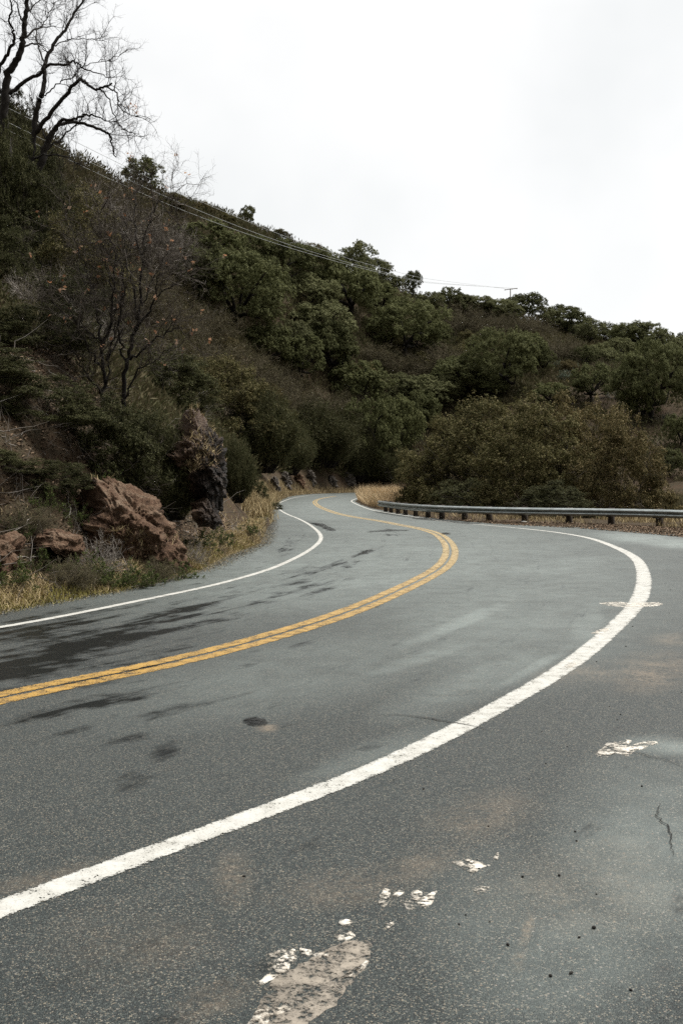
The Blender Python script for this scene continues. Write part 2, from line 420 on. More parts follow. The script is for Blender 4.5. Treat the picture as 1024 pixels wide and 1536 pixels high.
pale_sheen_list = [(700,930,130,14,-22,.75),(800,1000,90,10,-28,.7),(640,985,120,12,-16,.6),(820,850,160,16,-6,.6),(560,835,90,10,-14,.55),(880,935,40,60,20,.6),(740,1010,160,30,-20,.5),(560,850,420,75,-4,.62),(780,900,260,120,-8,.5),(620,800,300,40,4,.5),(500,765,120,30,0,.6),(470,1000,330,60,-12,.3),(990,1290,150,150,-25,.5),(860,1420,170,120,-20,.36),(760,1380,120,100,0,.25),(800,890,150,40,-10,.55),(720,960,160,40,-12,.45),(640,930,90,20,-15,.4),(960,808,90,9,4,.9),(1010,815,60,10,4,.9),(930,905,70,6,0,.5),(900,950,50,5,-20,.5),(610,840,60,20,0,.4),(640,770,60,8,8,.4),(500,780,60,15,0,.35),(560,1130,120,18,-20,.3),(1000,1120,70,14,5,.7)]  # pale pull-out and streaks; wide far-bend blobs paint grazing sky sheen into the colour
tan_list = [(975,1008,60,28,-5,.9),(880,1010,70,16,-5,.6),(1010,960,40,10,0,.6),(720,1225,80,34,-10,.5),(930,1300,60,40,0,.4),(520,1330,110,28,-8,.55),(640,1290,60,25,-20,.5),(350,1320,30,40,0,.5),(790,1395,8,30,18,1.3),(778,1440,10,16,18,.8),(200,1420,120,60,0,.25),(320,1500,60,25,-20,.6),(400,1092,16,5,0,1.2),(880,1340,160,60,0,.3),(60,1320,150,14,-14,.4)]
def mask(lst):
    m = np.zeros(UU.shape)
    for u, v, ru, rv, rot, s in lst: m = np.maximum(m, s * blob(UU, VV, u, v, ru, rv, rot))
    return m
P2 = np.stack([XX.ravel(), YY.ravel()], 1)
best = np.full(len(P2), 1e9); along = np.zeros(len(P2)); across = np.zeros(len(P2))
Yc = YL[::3]; Ysx = YS[::3]
for a, b, s0 in zip(Yc[:-1], Yc[1:], Ysx):
    ab = b - a; L = np.hypot(*ab); tt = np.clip(((P2 - a) @ ab) / (L * L), 0, 1); q = P2 - a - tt[:, None] * ab; d = np.hypot(q[:, 0], q[:, 1])
    m = d < best; best[m] = d[m]; along[m] = (s0 + tt * L)[m]; across[m] = (np.sign(ab[0] * q[:, 1] - ab[1] * q[:, 0]) * d)[m]
nu, ny = UU.shape; idx = np.arange(nu * ny).reshape(nu, ny)
quads = np.stack([idx[:-1, :-1], idx[1:, :-1], idx[1:, 1:], idx[:-1, 1:]], -1).reshape(-1, 4)

qc = (idx[:-1, :-1]).ravel(); sdq = seg_dist(P2[:, 0], P2[:, 1], np.vstack([dirt_poly, dirt_poly[:1]])); inq = inside(P2[:, 0], P2[:, 1], dirt_poly)
quads = quads[~((inq & (sdq > 2.5)) | (terrain(P2[:, 0], P2[:, 1]) > .9))[qc]]
t = NT('asphalt'); pos = t.pos()
uv = t.n('UVMap').outputs[0]
mp = t.n('Mapping'); t.t.links.new(uv, mp.inputs['Vector']); mp.inputs['Scale'].default_value = (.3, 2.2, 1)
streak = t.noise(1.6, 5, .65, mp.outputs[0])
big = t.noise(.45, 4, .6, pos); med = t.noise(2.6, 5, .65, pos); fine = t.noise(26, 4, .7, pos)
def voro(scale, feat='F1'):
    v = t.n('TexVoronoi'); v.feature = feat; v.inputs['Scale'].default_value = scale; t.t.links.new(pos, v.inputs['Vector']); return v
vo = voro(185); vs = t.n('SeparateColor'); t.t.links.new(vo.outputs['Color'], vs.inputs[0])
vo2 = voro(70); vs2 = t.n('SeparateColor'); t.t.links.new(vo2.outputs['Color'], vs2.inputs[0])
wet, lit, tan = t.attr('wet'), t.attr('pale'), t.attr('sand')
c = t.ramp(big, [(.3, (.011, .0175, .0165)), (.7, (.021, .0305, .0285))])
c = t.mix(t.ramp(streak, [(.38, .55), (.55, 0.0)]), c, (.05, .056, .054))
c = t.mix(t.ramp(streak, [(.55, 0.0), (.72, .35)]), c, (.16, .175, .167))
stone = t.ramp(vs.outputs[0], [(0, (.001, .002, .002)), (.35, (.007, .011, .0105)), (.68, (.0215, .031, .029)), (.86, (.066, .077, .069)), (1, (.24, .205, .15))])
c = t.mix(.8, c, t.mix(1.0, stone, t.mix(.0, c, c), 'MULTIPLY')) if False else t.mix(t.ramp(t.noise(5.5, 4, .7, pos), [(.32, .62), (.6, .95)]), c, stone)
pit = t.ramp(t.noise(85, 3, .75, pos), [(.36, .75), (.48, 0.0)]); c = t.mix(t.math('MULTIPLY', pit, t.ramp(t.noise(3.1, 4, .7, pos), [(.35, .25), (.65, 1.0)])), c, (.006, .0075, .007))
pick = t.ramp(vs2.outputs[1], [(.90, 0.0), (.93, 1.0)])
core = t.ramp(vo2.outputs['Distance'], [(.25, 1.0), (.42, 0.0)])
sc_ = t.mix(vs2.outputs[0], (.42, .4, .36), (.26, .17, .11))
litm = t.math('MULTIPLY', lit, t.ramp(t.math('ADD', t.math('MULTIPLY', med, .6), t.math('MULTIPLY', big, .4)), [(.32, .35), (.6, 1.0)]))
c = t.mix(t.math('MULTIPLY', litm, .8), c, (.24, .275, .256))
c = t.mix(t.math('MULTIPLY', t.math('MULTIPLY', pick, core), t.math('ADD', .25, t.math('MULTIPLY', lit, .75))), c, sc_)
tanm = t.math('MULTIPLY', tan, t.ramp(t.math('ADD', t.math('MULTIPLY', fine, .5), t.math('MULTIPLY', med, .5)), [(.42, 0.0), (.62, 1.0)]))
c = t.mix(t.math('MULTIPLY', tanm, .5), c, (.3, .225, .15))
br = t.math('ADD', t.math('MULTIPLY', med, .45), t.math('MULTIPLY', streak, .75))
wm = t.math('MULTIPLY', t.math('SUBTRACT', t.math('ADD', wet, t.math('MULTIPLY', t.math('SUBTRACT', br, .6), 4.6)), .40), 1.5, True)
c = t.mix(t.math('MULTIPLY', wm, .93), c, (.008, .009, .009))
rough = t.math('SUBTRACT', t.math('ADD', .52, t.math('MULTIPLY', fine, .12)), t.math('MULTIPLY', wm, .34))
hgt = t.math('ADD', t.math('MULTIPLY', vo.outputs['Distance'], -.7), t.math('MULTIPLY', fine, .5))
nb = t.n('Bump'); t.set(nb.inputs['Strength'], t.math('SUBTRACT', .8, t.math('MULTIPLY', wm, .7))); nb.inputs['Distance'].default_value = .008; t.set(nb.inputs['Height'], hgt)
M['asphalt'] = t.bsdf(c, rough, t.math('SUBTRACT', .4, t.math('MULTIPLY', wm, .3)), nb.outputs[0])
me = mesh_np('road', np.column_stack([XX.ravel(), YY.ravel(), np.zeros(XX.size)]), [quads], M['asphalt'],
             {'wet': mask(wet_list).ravel(), 'pale': mask(pale_sheen_list).ravel(), 'sand': mask(tan_list).ravel()}, np.column_stack([along, across]))
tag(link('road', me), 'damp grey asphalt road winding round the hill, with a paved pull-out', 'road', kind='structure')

# ------------------------------------------------------------------ sky and light
w = bpy.data.worlds.new('World'); sc.world = w; w.use_nodes = True
nt = w.node_tree; nt.nodes.clear()
out = nt.nodes.new('ShaderNodeOutputWorld'); bg = nt.nodes.new('ShaderNodeBackground'); nt.links.new(bg.outputs[0], out.inputs[0])
sky = nt.nodes.new('ShaderNodeTexSky'); sky.sky_type = 'NISHITA'; sky.sun_disc = False
SUN_EL, SUN_AZ = math.radians(62), math.radians(70)
sky.sun_elevation = SUN_EL; sky.sun_rotation = SUN_AZ
tc = nt.nodes.new('ShaderNodeTexCoord'); sx = nt.nodes.new('ShaderNodeSeparateXYZ'); nt.links.new(tc.outputs['Generated'], sx.inputs[0])
cl = nt.nodes.new('ShaderNodeTexNoise'); cl.inputs['Scale'].default_value = 3.2; cl.inputs['Detail'].default_value = 4; cl.inputs['Roughness'].default_value = .55; nt.links.new(tc.outputs['Generated'], cl.inputs['Vector'])
cr = nt.nodes.new('ShaderNodeValToRGB'); cr.color_ramp.elements[0].position = .35; cr.color_ramp.elements[1].position = .62
cr.color_ramp.elements[0].color = (.915, .925, .914, 1); cr.color_ramp.elements[1].color = (1.04, 1.035, 1.02, 1); nt.links.new(cl.outputs[0], cr.inputs[0])
gr = nt.nodes.new('ShaderNodeMapRange'); gr.inputs['From Min'].default_value = .42; gr.inputs['From Max'].default_value = 1.0; gr.inputs['To Min'].default_value = 10.0; gr.inputs['To Max'].default_value = 20.0; nt.links.new(sx.outputs[2], gr.inputs['Value'])
dt = nt.nodes.new('ShaderNodeVectorMath'); dt.operation = 'DOT_PRODUCT'; nt.links.new(tc.outputs['Generated'], dt.inputs[0]); dt.inputs[1].default_value = (.3, .93, .2)
dr = nt.nodes.new('ShaderNodeMapRange'); nt.links.new(dt.outputs['Value'], dr.inputs['Value']); dr.inputs['From Min'].default_value = -.7; dr.inputs['From Max'].default_value = .75; dr.inputs['To Min'].default_value = .24; dr.inputs['To Max'].default_value = .795
gm = nt.nodes.new('ShaderNodeMath'); gm.operation = 'MULTIPLY'; nt.links.new(gr.outputs[0], gm.inputs[0]); nt.links.new(dr.outputs[0], gm.inputs[1])
mu = nt.nodes.new('ShaderNodeVectorMath'); mu.operation = 'SCALE'; nt.links.new(cr.outputs[0], mu.inputs[0]); nt.links.new(gm.outputs[0], mu.inputs['Scale'])
mx = nt.nodes.new('ShaderNodeMix'); mx.data_type = 'RGBA'; mx.inputs['Factor'].default_value = .93
nt.links.new(sky.outputs[0], mx.inputs[6]); nt.links.new(mu.outputs[0], mx.inputs[7]); nt.links.new(mx.outputs[2], bg.inputs['Color'])
bg.inputs['Strength'].default_value = .1
ld = bpy.data.lights.new('sun', 'SUN'); ld.energy = 3.8; ld.angle = math.radians(28); ld.color = (1, .97, .92)
lo = bpy.data.objects.new('sun', ld); COL.objects.link(lo)
sd_ = Vector((math.sin(SUN_AZ) * math.cos(SUN_EL), math.cos(SUN_AZ) * math.cos(SUN_EL), math.sin(SUN_EL)))
lo.rotation_euler = sd_.to_track_quat('Z', 'Y').to_euler(); lo.location = (0, 0, 60)
sc.cycles.use_denoising = False; sc.cycles.diffuse_bounces = 2
sc.view_settings.view_transform = 'Standard'; sc.view_settings.look = 'None'; sc.view_settings.exposure = .4; sc.view_settings.gamma = 1
#@@PLANTS
# ------------------------------------------------------------------ plant shapes (unit size: crown about 1 in radius, base at z = 0)
def oak_shape(seed, lobes=92, n=60000, flat=.8, leaf=.026, low=.05):
    """a broad crown of many rounded leaf clumps reaching low, on a short forking trunk"""
    r = np.random.default_rng(seed)
    sh = r.normal(size=(5, 3)); sh = unit(sh) ; amp = r.uniform(.08, .2, 5)
    L = []
    while len(L) < lobes:
        d = rdir(1, r)[0]
        if d[2] < -.8: continue
        f = r.uniform(.66, .9) if r.uniform() < .8 else r.uniform(.3, .66)
        f *= 1 + (amp * np.clip(sh @ d, 0, 1) ** 2).sum() - .12
        zc = .52
        p = np.array([d[0] * f, d[1] * f, zc + d[2] * f * (.46 if d[2] > 0 else .52)])
        if p[2] < low: continue
        L.append((*p, r.uniform(.09, .22)))
    L = np.array(L); wgt = L[:, 3] ** 2; m = n // 28; k0 = r.choice(len(L), m, p=wgt / wgt.sum())
    e = rdir(m, r); e[:, 2] = np.where(e[:, 2] < -.1, -e[:, 2], e[:, 2]); sub = L[k0, :3] + e * (L[k0, 3] * r.uniform(.55, 1.1, m))[:, None] * np.array([1, 1, .8]); sr = r.uniform(.02, .05, m)
    k = r.choice(m, n, p=sr ** 2 / (sr ** 2).sum())
    d = rdir(n, r); d[:, 2] = np.where(d[:, 2] < -.15, -d[:, 2], d[:, 2]); d = unit(d)
    C = sub[k] + d * (sr[k] * r.uniform(.5, 1.15, n))[:, None]; d = unit(d * .8 + e[k] * .5)
    V, Fs = leaves(C, unit(d + np.array([0, 0, .25]) + r.normal(size=(n, 3)) * .3), leaf, r, .7)
    tr = []
    fork = np.array([r.normal() * .05, r.normal() * .05, .22])
    tr.append(tube([[0, 0, -.35], [.01, 0, .1], fork], [.075, .06, .05], 7))
    for j in range(8):
        e3 = L[r.integers(lobes), :3]
        mid = fork * .5 + e3 * .5 + r.normal(size=3) * .07
        tr.append(tube(catmull([fork + r.normal(size=3) * .01, mid, e3], 4), np.linspace(.035, .01, 9), 5))
    return join(tr), (V, Fs)

def thicket_shape(seed, stems=70, subs=9, n=26000, leaf=.03, up=.55, fill=.5, twig=.006, spread=1.0, zt=1.55):
    """a bush of many bent stems, each with side twigs; leaves sit on the twigs"""
    r = np.random.default_rng(seed)
    a = r.uniform(0, 2 * math.pi, stems); el = np.arcsin(np.clip(r.uniform(up - .5, 1, stems), .05, 1))
    D = np.stack([np.cos(a) * np.cos(el) * spread, np.sin(a) * np.cos(el) * spread, np.sin(el) * zt], 1)
    A = np.stack([np.cos(a), np.sin(a), np.zeros(stems)], 1) * r.uniform(.02, .3, (stems, 1)); A[:, 2] = -.1
    Ls = r.uniform(.75, 1.1, stems) * np.linalg.norm(D, axis=1)
    main, tip, dd = sticks(A, D, Ls, twig * 2.6, r, .22, 3)
    Vm = main[0].reshape(stems, 4, 3, 3).mean(2)                       # stem joints
    k = np.repeat(np.arange(stems), subs); f = r.uniform(.8, 3.0, len(k)); i0 = np.minimum(f.astype(int), 2); fr = (f - i0)[:, None]
    B = Vm[k, i0] * (1 - fr) + Vm[k, i0 + 1] * fr
    d2 = unit(unit(Vm[k, i0 + 1] - Vm[k, i0]) + rdir(len(k), r) * .9 + np.array([0, 0, .15]))
    tw, tip2, dd2 = sticks(B, d2, r.uniform(.18, .42, len(k)), twig, r, .35, 2)
    V2 = tw[0].reshape(len(k), 3, 3, 3).mean(2)
    k3 = np.repeat(np.arange(len(k)), 3); fr = r.uniform(.3, 1.9, len(k3)); i0 = np.minimum(fr.astype(int), 1); ff = (fr - i0)[:, None]
    B3 = V2[k3, i0] * (1 - ff) + V2[k3, i0 + 1] * ff
    d3 = unit(dd2[k3] + rdir(len(k3), r) * .9)
    tw3, tip3, dd3 = sticks(B3, d3, r.uniform(.08, .2, len(k3)), twig * .55, r, .3, 1)
    stemsm = join([main, tw, tw3])
    if n:
        wq = np.clip(vnoise(B3[:, 0] * 4 + B3[:, 2] * 2.3 + seed, B3[:, 1] * 4 - B3[:, 2] * 3.1) + .55, .04, 1.4) * (.25 + np.clip(np.linalg.norm(B3 / [1, 1, zt], axis=1), 0, 1.2)); kk = r.choice(len(k3), n, p=wq / wq.sum()); t = r.uniform(.0, 1.1, (n, 1))
        C = B3[kk] * (1 - t) + tip3[kk] * t + r.normal(size=(n, 3)) * .022
        N = unit(rdir(n, r) + np.array([0, 0, .5]))
        return stemsm, leaves(C, N, leaf, r, .55)
    return stemsm, None

def bush_shape(seed, lobes=110, n=60000, leaf=.026, ragged=.5, stems=26, twig=.0035, wild=.5, top=1.75):
    """a loose bush: many unequal sprays of small leaves from the ground up, with twigs poking out"""
    r = np.random.default_rng(seed); L = []
    while len(L) < lobes:
        d = rdir(1, r)[0]
        if d[2] < -.1: continue
        f = r.uniform(.45, .9) ** .6 * (1 - ragged * .25 + ragged * .5 * r.uniform())
        L.append((d[0] * f, d[1] * f, max(.06, d[2] * f * .95 * top), r.uniform(.07, .2)))
    L = np.array(L); wgt = L[:, 3] ** 2.2; k = r.choice(lobes, n, p=wgt / wgt.sum())
    m = n // 16; k0 = r.choice(lobes, m, p=wgt / wgt.sum()); e = rdir(m, r); e[:, 2] = np.where((e[:, 2] < -.1) & (r.uniform(size=m) < .75), -e[:, 2], e[:, 2])
    sub = L[k0, :3] + e * (L[k0, 3] * r.uniform(.4, 1.2, m))[:, None]; far_ = r.uniform(size=m) < .12; sub[far_] += e[far_] * r.uniform(.02, .12, (far_.sum(), 1)); sub[:, 2] = np.abs(sub[:, 2])
    k = r.integers(m, size=n); d = rdir(n, r); C = sub[k] + d * r.uniform(.005, .045, (n, 1)); C[:, 2] = np.abs(C[:, 2]); d = unit(d * .6 + e[k] * .6)
    V, Fs = leaves(C, unit(d + np.array([0, 0, .4]) + r.normal(size=(n, 3)) * wild), leaf, r, .6)
    st, _ = thicket_shape(seed + 900, stems=stems, subs=7, n=0, twig=twig)
    q = r.integers(lobes, size=stems * 26); A = L[q, :3]; o = unit(A - np.array([0, 0, .1]))
    tw, _, _ = sticks(A, unit(o + rdir(len(q), r) * .7 + np.array([0, 0, .3])), L[q, 3] * r.uniform(.8, 1.6, len(q)), twig * .7, r, .3, 2)
    return join([st, tw]), (V, Fs)

def broom_shape(seed, n=9000, clumps=60, blade=.1, w=.006):
    """feathery upright brush: sprays of fine needles on many wands"""
    r = np.random.default_rng(seed)
    a = r.uniform(0, 2 * math.pi, clumps); q = np.sqrt(r.uniform(0, 1, clumps)); zt = np.sqrt(1 - (q * .9) ** 2)
    T = np.stack([np.cos(a) * q, np.sin(a) * q, .15 + 1.6 * zt * r.uniform(.55, 1.0, clumps)], 1)
    A = T * np.array([.35, .35, 0])
    wands, tip, _ = sticks(A, T - A, np.linalg.norm(T - A, axis=1), .012, r, .06, 3)
    J = wands[0].reshape(clumps, 4, 3, 3).mean(2)
    k = r.integers(clumps, size=n); f = r.uniform(.9, 3, n); i0 = np.minimum(f.astype(int), 2); fr = (f - i0)[:, None]
    B = J[k, i0] * (1 - fr) + J[k, i0 + 1] * fr + r.normal(size=(n, 3)) * .06
    D = unit(unit(J[k, i0 + 1] - J[k, i0]) * .45 + rdir(n, r) * .9 + np.array([0, 0, .2]))
    tip = B + D * blade * r.uniform(.5, 1.3, (n, 1)); x = unit(np.cross(D, rdir(n, r))) * w
    mid = (B + tip) / 2
    V = np.stack([B, mid + x, tip, mid - x], 1).reshape(-1, 3)
    return wands, (V, [np.arange(4 * n).reshape(-1, 4)])

def blades(C, h, w, lean, rng, up=None):
    n = len(C); h = np.broadcast_to(np.asarray(h, float).reshape(-1, 1), (n, 1)) * rng.uniform(.45, 1.25, (n, 1))
    a = rng.uniform(0, 2 * math.pi, n); x = np.stack([np.cos(a), np.sin(a), np.zeros(n)], 1) * w
    l = rng.normal(size=(n, 3)) * lean; l[:, 2] = 1; l = unit(l)
    l2 = l + rng.normal(size=(n, 3)) * lean * .9; l2[:, 2] = np.abs(l2[:, 2]) * .7; l2 = unit(l2)
    m = C + l * h * .55; t_ = m + l2 * h * .5
    V = np.stack([C - x, C + x, m + x * .7, m - x * .7, t_], 1).reshape(-1, 3); b = (np.arange(n) * 5)[:, None]
    return V, [b + np.array([0, 1, 2, 3]), b + np.array([3, 2, 4])]

# shared mesh pools
def pool(maker, mats, seeds, name, **kw):
    out = []
    for sd in seeds:
        (a, b) = maker(sd, **kw)
        out.append((mesh_np(name[0], a[0], a[1], mats[0]), mesh_np(name[1], b[0], b[1], mats[1]) if b else None))
    return out
OAK = pool(oak_shape, (M['bark'], M['oak']), [11, 12, 13, 14], ('trunk', 'crown'))
OAKW = pool(oak_shape, (M['bark'], M['oak']), [21, 22, 23], ('trunk', 'crown'), lobes=150, n=84000, leaf=.021)
OAKP = pool(oak_shape, (M['bark'], M['oak_pale']), [31, 32, 33], ('trunk', 'crown'), lobes=105, n=62000)
DARK = pool(bush_shape, (M['twig_mix'], M['dark']), [41, 42, 43], ('stems', 'foliage'), n=90000, leaf=.026, ragged=.6, lobes=130)
OLIVE = pool(bush_shape, (M['twig_dark'], M['olive']), [51, 52, 53], ('stems', 'foliage'), n=100000, leaf=.026, lobes=150, ragged=.35)
RUST = pool(bush_shape, (M['twig_mix'], M['rust']), [61, 62], ('stems', 'foliage'), n=90000, leaf=.026, lobes=150, ragged=.5)
BARE = pool(thicket_shape, (M['twig'], M['scrub']), [71, 72], ('stems', 'foliage'), stems=120, subs=12, n=14000, leaf=.026, twig=.005)
GREY = pool(thicket_shape, (M['twig_grey'], M['scrub']), [75, 76], ('stems', 'foliage'), stems=60, subs=9, n=2500, leaf=.022, twig=.006)
BROOM = pool(broom_shape, (M['twig_dark'], M['broom']), [81, 82, 83], ('stems', 'foliage'), n=60000, clumps=170)
SAGE = pool(thicket_shape, (M['twig_grey'], M['sage']), [91], ('stems', 'foliage'), stems=30, subs=6, n=5000, leaf=.07, twig=.008)
WEED = pool(thicket_shape, (M['twig'], M['weed']), [95, 96], ('stems', 'foliage'), stems=30, subs=6, n=4500, leaf=.07, twig=.008)

cnt = {}
TOPS = {id(q): 1.85 for q in (DARK, OLIVE, RUST)} | {id(q): 1.6 for q in (BARE, GREY, SAGE, WEED)} | {id(BROOM): 1.75}
def plant(name, pl, u, v, w, h, label, cat, group=None, Y=None, deep=1.0, parts=('trunk', 'crown'), top=1.0, pick=None):
    """a plant whose crown fills about w x h photo pixels round (u, v); it stands where the sight line through its foot meets the ground"""
    foot = v + h * .5; top = TOPS.get(id(pl), top)
    if Y is None: b = hit(u, foot)
    else:
        X = (u - 512) / F * Y; b = np.array([X, Y, ground_at(X, Y)])
        if b[2] < zz(Y, foot) - .45 * h / F * Y: b = hit(u, foot)
    Y = b[1]; k = cnt.get(id(pl), 0); cnt[id(pl)] = k + 1
    a, c = pl[k % len(pl) if pick is None else pick]
    ztop = zz(Y, v - h * .5); b[2] = min(b[2], ztop - .25 * h / F * Y)
    rad = w * .5 / F * Y; hh = (ztop - b[2]) / top
    root = empty(name, b, R.uniform(0, 6.28), (rad, rad * deep, max(hh, .3)))
    tag(root, label, cat, group)
    if a is not None: link(parts[0], a, root)
    if c is not None: link(parts[1], c, root)
    return root

# ------------------------------------------------------------------ trees of the hillside
HG = 'oaks and tall shrubs covering the hillside'
OKS = [
 (304,362,100,66,OAK,'dark oak at the upper left of the oak clump, next to the bare brown scrub'),
 (300,402,90,80,OAK,'shaded oak on the left flank of the big oak clump'),
 (352,428,150,118,OAKW,'biggest dark oak of the left clump, broad and many-lobed below the wires'),
 (402,420,66,86,OAK,'narrow oak leaning against the right side of the biggest left oak'),
 (383,372,60,44,OAK,'rounded oak standing under the wires above the big clump'),
 (428,386,84,60,OAK,'shadowy oak between the wires and the paler oaks below'),
 (466,444,98,62,OAKP,'pale-topped oak right of the big clump, at mid slope'),
 (474,484,114,70,OAKP,'bright olive oak with several round heads in the middle of the slope'),
 (394,514,84,66,OAK,'small round oak just above the reddish brush of the bank'),
 (440,508,66,60,OAKP,'little oak squeezed between two olive oaks at mid slope'),
 (497,515,86,78,OAK,'dark oak at the right foot of the bright olive oak'),
 (474,398,94,60,OAK,'wide low oak crossed by the lowest wire'),
 (526,428,98,84,OAK,'tall dark oak right of the wires, under the skyline'),
 (536,386,54,42,OAKP,'oak breaking the skyline right above the wires'),
 (372,320,24,30,OAKP,'tiny airy tree alone on the left skyline'),
 (216,256,62,40,OAK,'round dark oak on the skyline behind the bare tree'),
 (452,530,64,66,OAK,'deeply shaded oak above the brown bank brush'),
 (536,572,92,76,OAK,'dark oak standing above the far end of the road'),
 (600,582,66,50,OAKP,'light green oak above the far bend, left of the roadside bushes'),
 (642,590,84,50,OAKP,'light green oak peeping over the left roadside bush'),
 (700,560,90,52,OAK,'fresh green oak with a flat top above the roadside bushes'),
 (598,632,72,86,OAK,'oak rising right behind the grassy inside of the bend'),
 (552,650,92,120,OAK,'tall conical dark tree at the end of the visible road'),
 (630,612,66,66,OAK,'oak tucked behind the left shoulder of the roadside bush'),
 (619,421,26,38,OAK,'lone round tree on the ridge where the wires cross the skyline'),
 (558,412,66,60,OAKP,'skyline oak just left of the lone round ridge tree'),
 (572,446,70,46,OAK,'low oak beneath the skyline oaks, left of the broad oak'),
 (606,486,120,84,OAKW,'broadest oak of the middle slope, below the lone ridge tree'),
 (648,500,52,40,OAK,'small bright oak at the right edge of the broad middle oak'),
 (673,445,38,34,OAK,'dark little oak on the ridge between lone tree and pole'),
 (716,456,64,26,OAKP,'low flat oak on the ridge left of the utility pole'),
 (756,466,62,30,OAKP,'spreading oak at the foot of the utility pole'),
 (786,454,60,38,OAK,'dark oak on the ridge right beside the utility pole'),
 (692,556,78,50,OAK,'oak left of the tree with the bare trunks showing'),
 (668,578,62,44,OAKP,'olive oak low on the slope behind the middle of the roadside bush'),
 (738,578,50,36,OAK,'small oak just above the middle roadside bush'),
 (757,530,100,92,OAKW,'large green oak with dark trunks showing under its crown'),
 (790,520,62,56,OAK,'oak pressed against the right side of the large oak with trunks'),
 (840,472,56,34,OAK,'first oak down the ridge to the right of the pole'),
 (862,483,44,40,OAK,'second oak down the ridge to the right of the pole'),
 (910,498,48,32,OAK,'rounded oak where the right ridge begins to level'),
 (954,502,80,44,OAKW,'wide oak standing highest at the right end of the ridge'),
 (928,520,50,30,OAKP,'small oak below the wide oak of the right ridge'),
 (975,560,112,112,OAKW,'huge pale-topped oak near the right edge of the slope'),
 (964,598,52,58,OAK,'blue-green oak in front of the huge right-hand oak'),
 (1014,530,54,42,OAKP,'oak behind the huge right-hand oak, at the very edge'),
 (898,532,54,36,OAKP,'oak left of the huge pale-topped oak'),
 (873,532,36,32,OAK,'little oak in the middle of the right slope'),
 (814,536,38,38,OAK,'small round oak right of the oak with dark trunks'),
 (886,568,66,54,OAK,'shadowed oak above the right-hand roadside bush'),
 (826,588,54,34,OAK,'dark oak crouching behind the peak of the roadside bushes'),
 (1020,640,50,50,OAK,'dark oak low on the slope at the right edge'),
 (1004,690,50,40,OAK,'lowest oak at the right edge, beside the roadside bushes'),
]
for u, v, w, h, pl, lab in OKS:
    plant('oak_tree', pl, u, v + h * .06, w * 1.16, h * 1.22, lab, 'tree', HG, top=1.12)
for u, v, w, h in [(645,450,40,26),(700,458,44,26),(738,464,40,26),(820,474,44,30),(884,496,44,30),(936,502,46,34),(988,512,50,34),(1020,516,40,30),(586,424,40,30),(690,452,34,24)]:
    plant('oak_tree', OAKP, u, v + h * .1, w * 1.2, h * 1.35, 'low rounded oak in the row of small crowns along the ridge line', 'tree', 'small oaks along the ridge', top=1.12)
plant('leafy_tree', DARK, 14, 262, 104, 250, 'dark leafy tree hugging the bare trunks at the left edge', 'tree', Y=45.5)
plant('leafy_tree', DARK, 84, 318, 110, 130, 'smaller dark leafy tree below the leaning bare tree', 'tree', Y=None)
BS = 'leafless brown shrubs among the oaks'
for u, v, w, h, pl, lab in [
 (690,476,90,54,BARE,'wide grey-brown leafless shrub below the ridge, left of the pole'),
 (655,532,104,52,BARE,'bare brown brush between the broad oak and the oak with trunks'),
 (770,484,66,34,BARE,'grey-brown bush under the utility pole'),
 (602,552,80,36,BARE,'reddish brown brush under the broad middle oak'),
 (840,520,80,50,BARE,'grey leafless bush in the middle of the right slope'),
 (800,484,56,36,BARE,'greyish shrub under the first ridge oaks right of the pole'),
 (738,482,50,40,BARE,'thin grey shrub just left below the utility pole'),
 (900,548,44,26,BARE,'pinkish brown shrub left of the huge right-hand oak'),
 (852,592,40,24,BARE,'low brown brush above the peak of the roadside bushes'),
 (560,530,80,40,BARE,'dull brown brush in the gully left of the broad oak')]:
    plant('bare_shrub', pl, u, v, w, h, lab, 'shrub', BS, parts=('stems', 'foliage'))
for u, v, w, h, lab in [
 (849,562,32,24,'pale sage bush in the middle of the right slope'),
 (861,548,16,12,'tiny mint-green sage bush above the paler one'),
 (923,543,20,15,'whitish round bush at the left edge of the huge right oak'),
 (918,588,24,20,'soft green sage bush above the right roadside bush'),
 (1002,624,20,16,'pale sage bush at the right edge of the hillside'),
 (1000,690,22,22,'grey-green sage bush peering past the roadside bushes'),
 (832,546,26,16,'dusty sage bush beside the grey leafless one')]:
    plant('sage_bush', SAGE, u, v, w, h, lab, 'shrub', 'sage bushes on the right slope', parts=('stems', 'foliage'))

# ------------------------------------------------------------------ brush on the bank along the far stretch of road
BK = 'brush on the bank above the road'
for u, v, w, h, pl, lab, Yd in [
 (480,650,130,110,BROOM,'feathery dark brush above the far left bend',None),
 (430,668,90,90,BROOM,'feathery brush hanging over the left grass verge',None),
 (530,668,80,110,BROOM,'tall dark brush over the far rock cutting',None),
 (388,640,130,140,BROOM,'big grey-green brush right of the overhanging rock',None),
 (345,590,150,140,OLIVE,'olive bush right behind the overhanging rock',None),
 (430,600,110,80,BARE,'reddish leafless brush at the top of the bank',None),
 (480,606,110,60,BARE,'brown leafless brush below the deeply shaded oaks',None),
 (365,545,110,70,BARE,'grey-brown brush left of the small round oak',None),
 (420,566,60,60,BARE,'pale twiggy shrub in front of the small round oak',None),
 (352,700,70,110,BROOM,'dark bush hugging the right side of the overhanging rock',None),
 (310,530,120,70,BARE,'twiggy brown brush right of the bare sapling',None),
 (390,735,30,34,DARK,'small black-green bush at the foot of the bank',None),
 (570,690,90,80,BROOM,'dark brush in the shade at the end of the road',None),
 (590,660,60,80,DARK,'dark shrub between the far road and the roadside bushes',None)]:
    plant('bank_shrub', pl, u, v, w, h, lab, 'shrub', BK, parts=('stems', 'foliage'), Y=Yd)

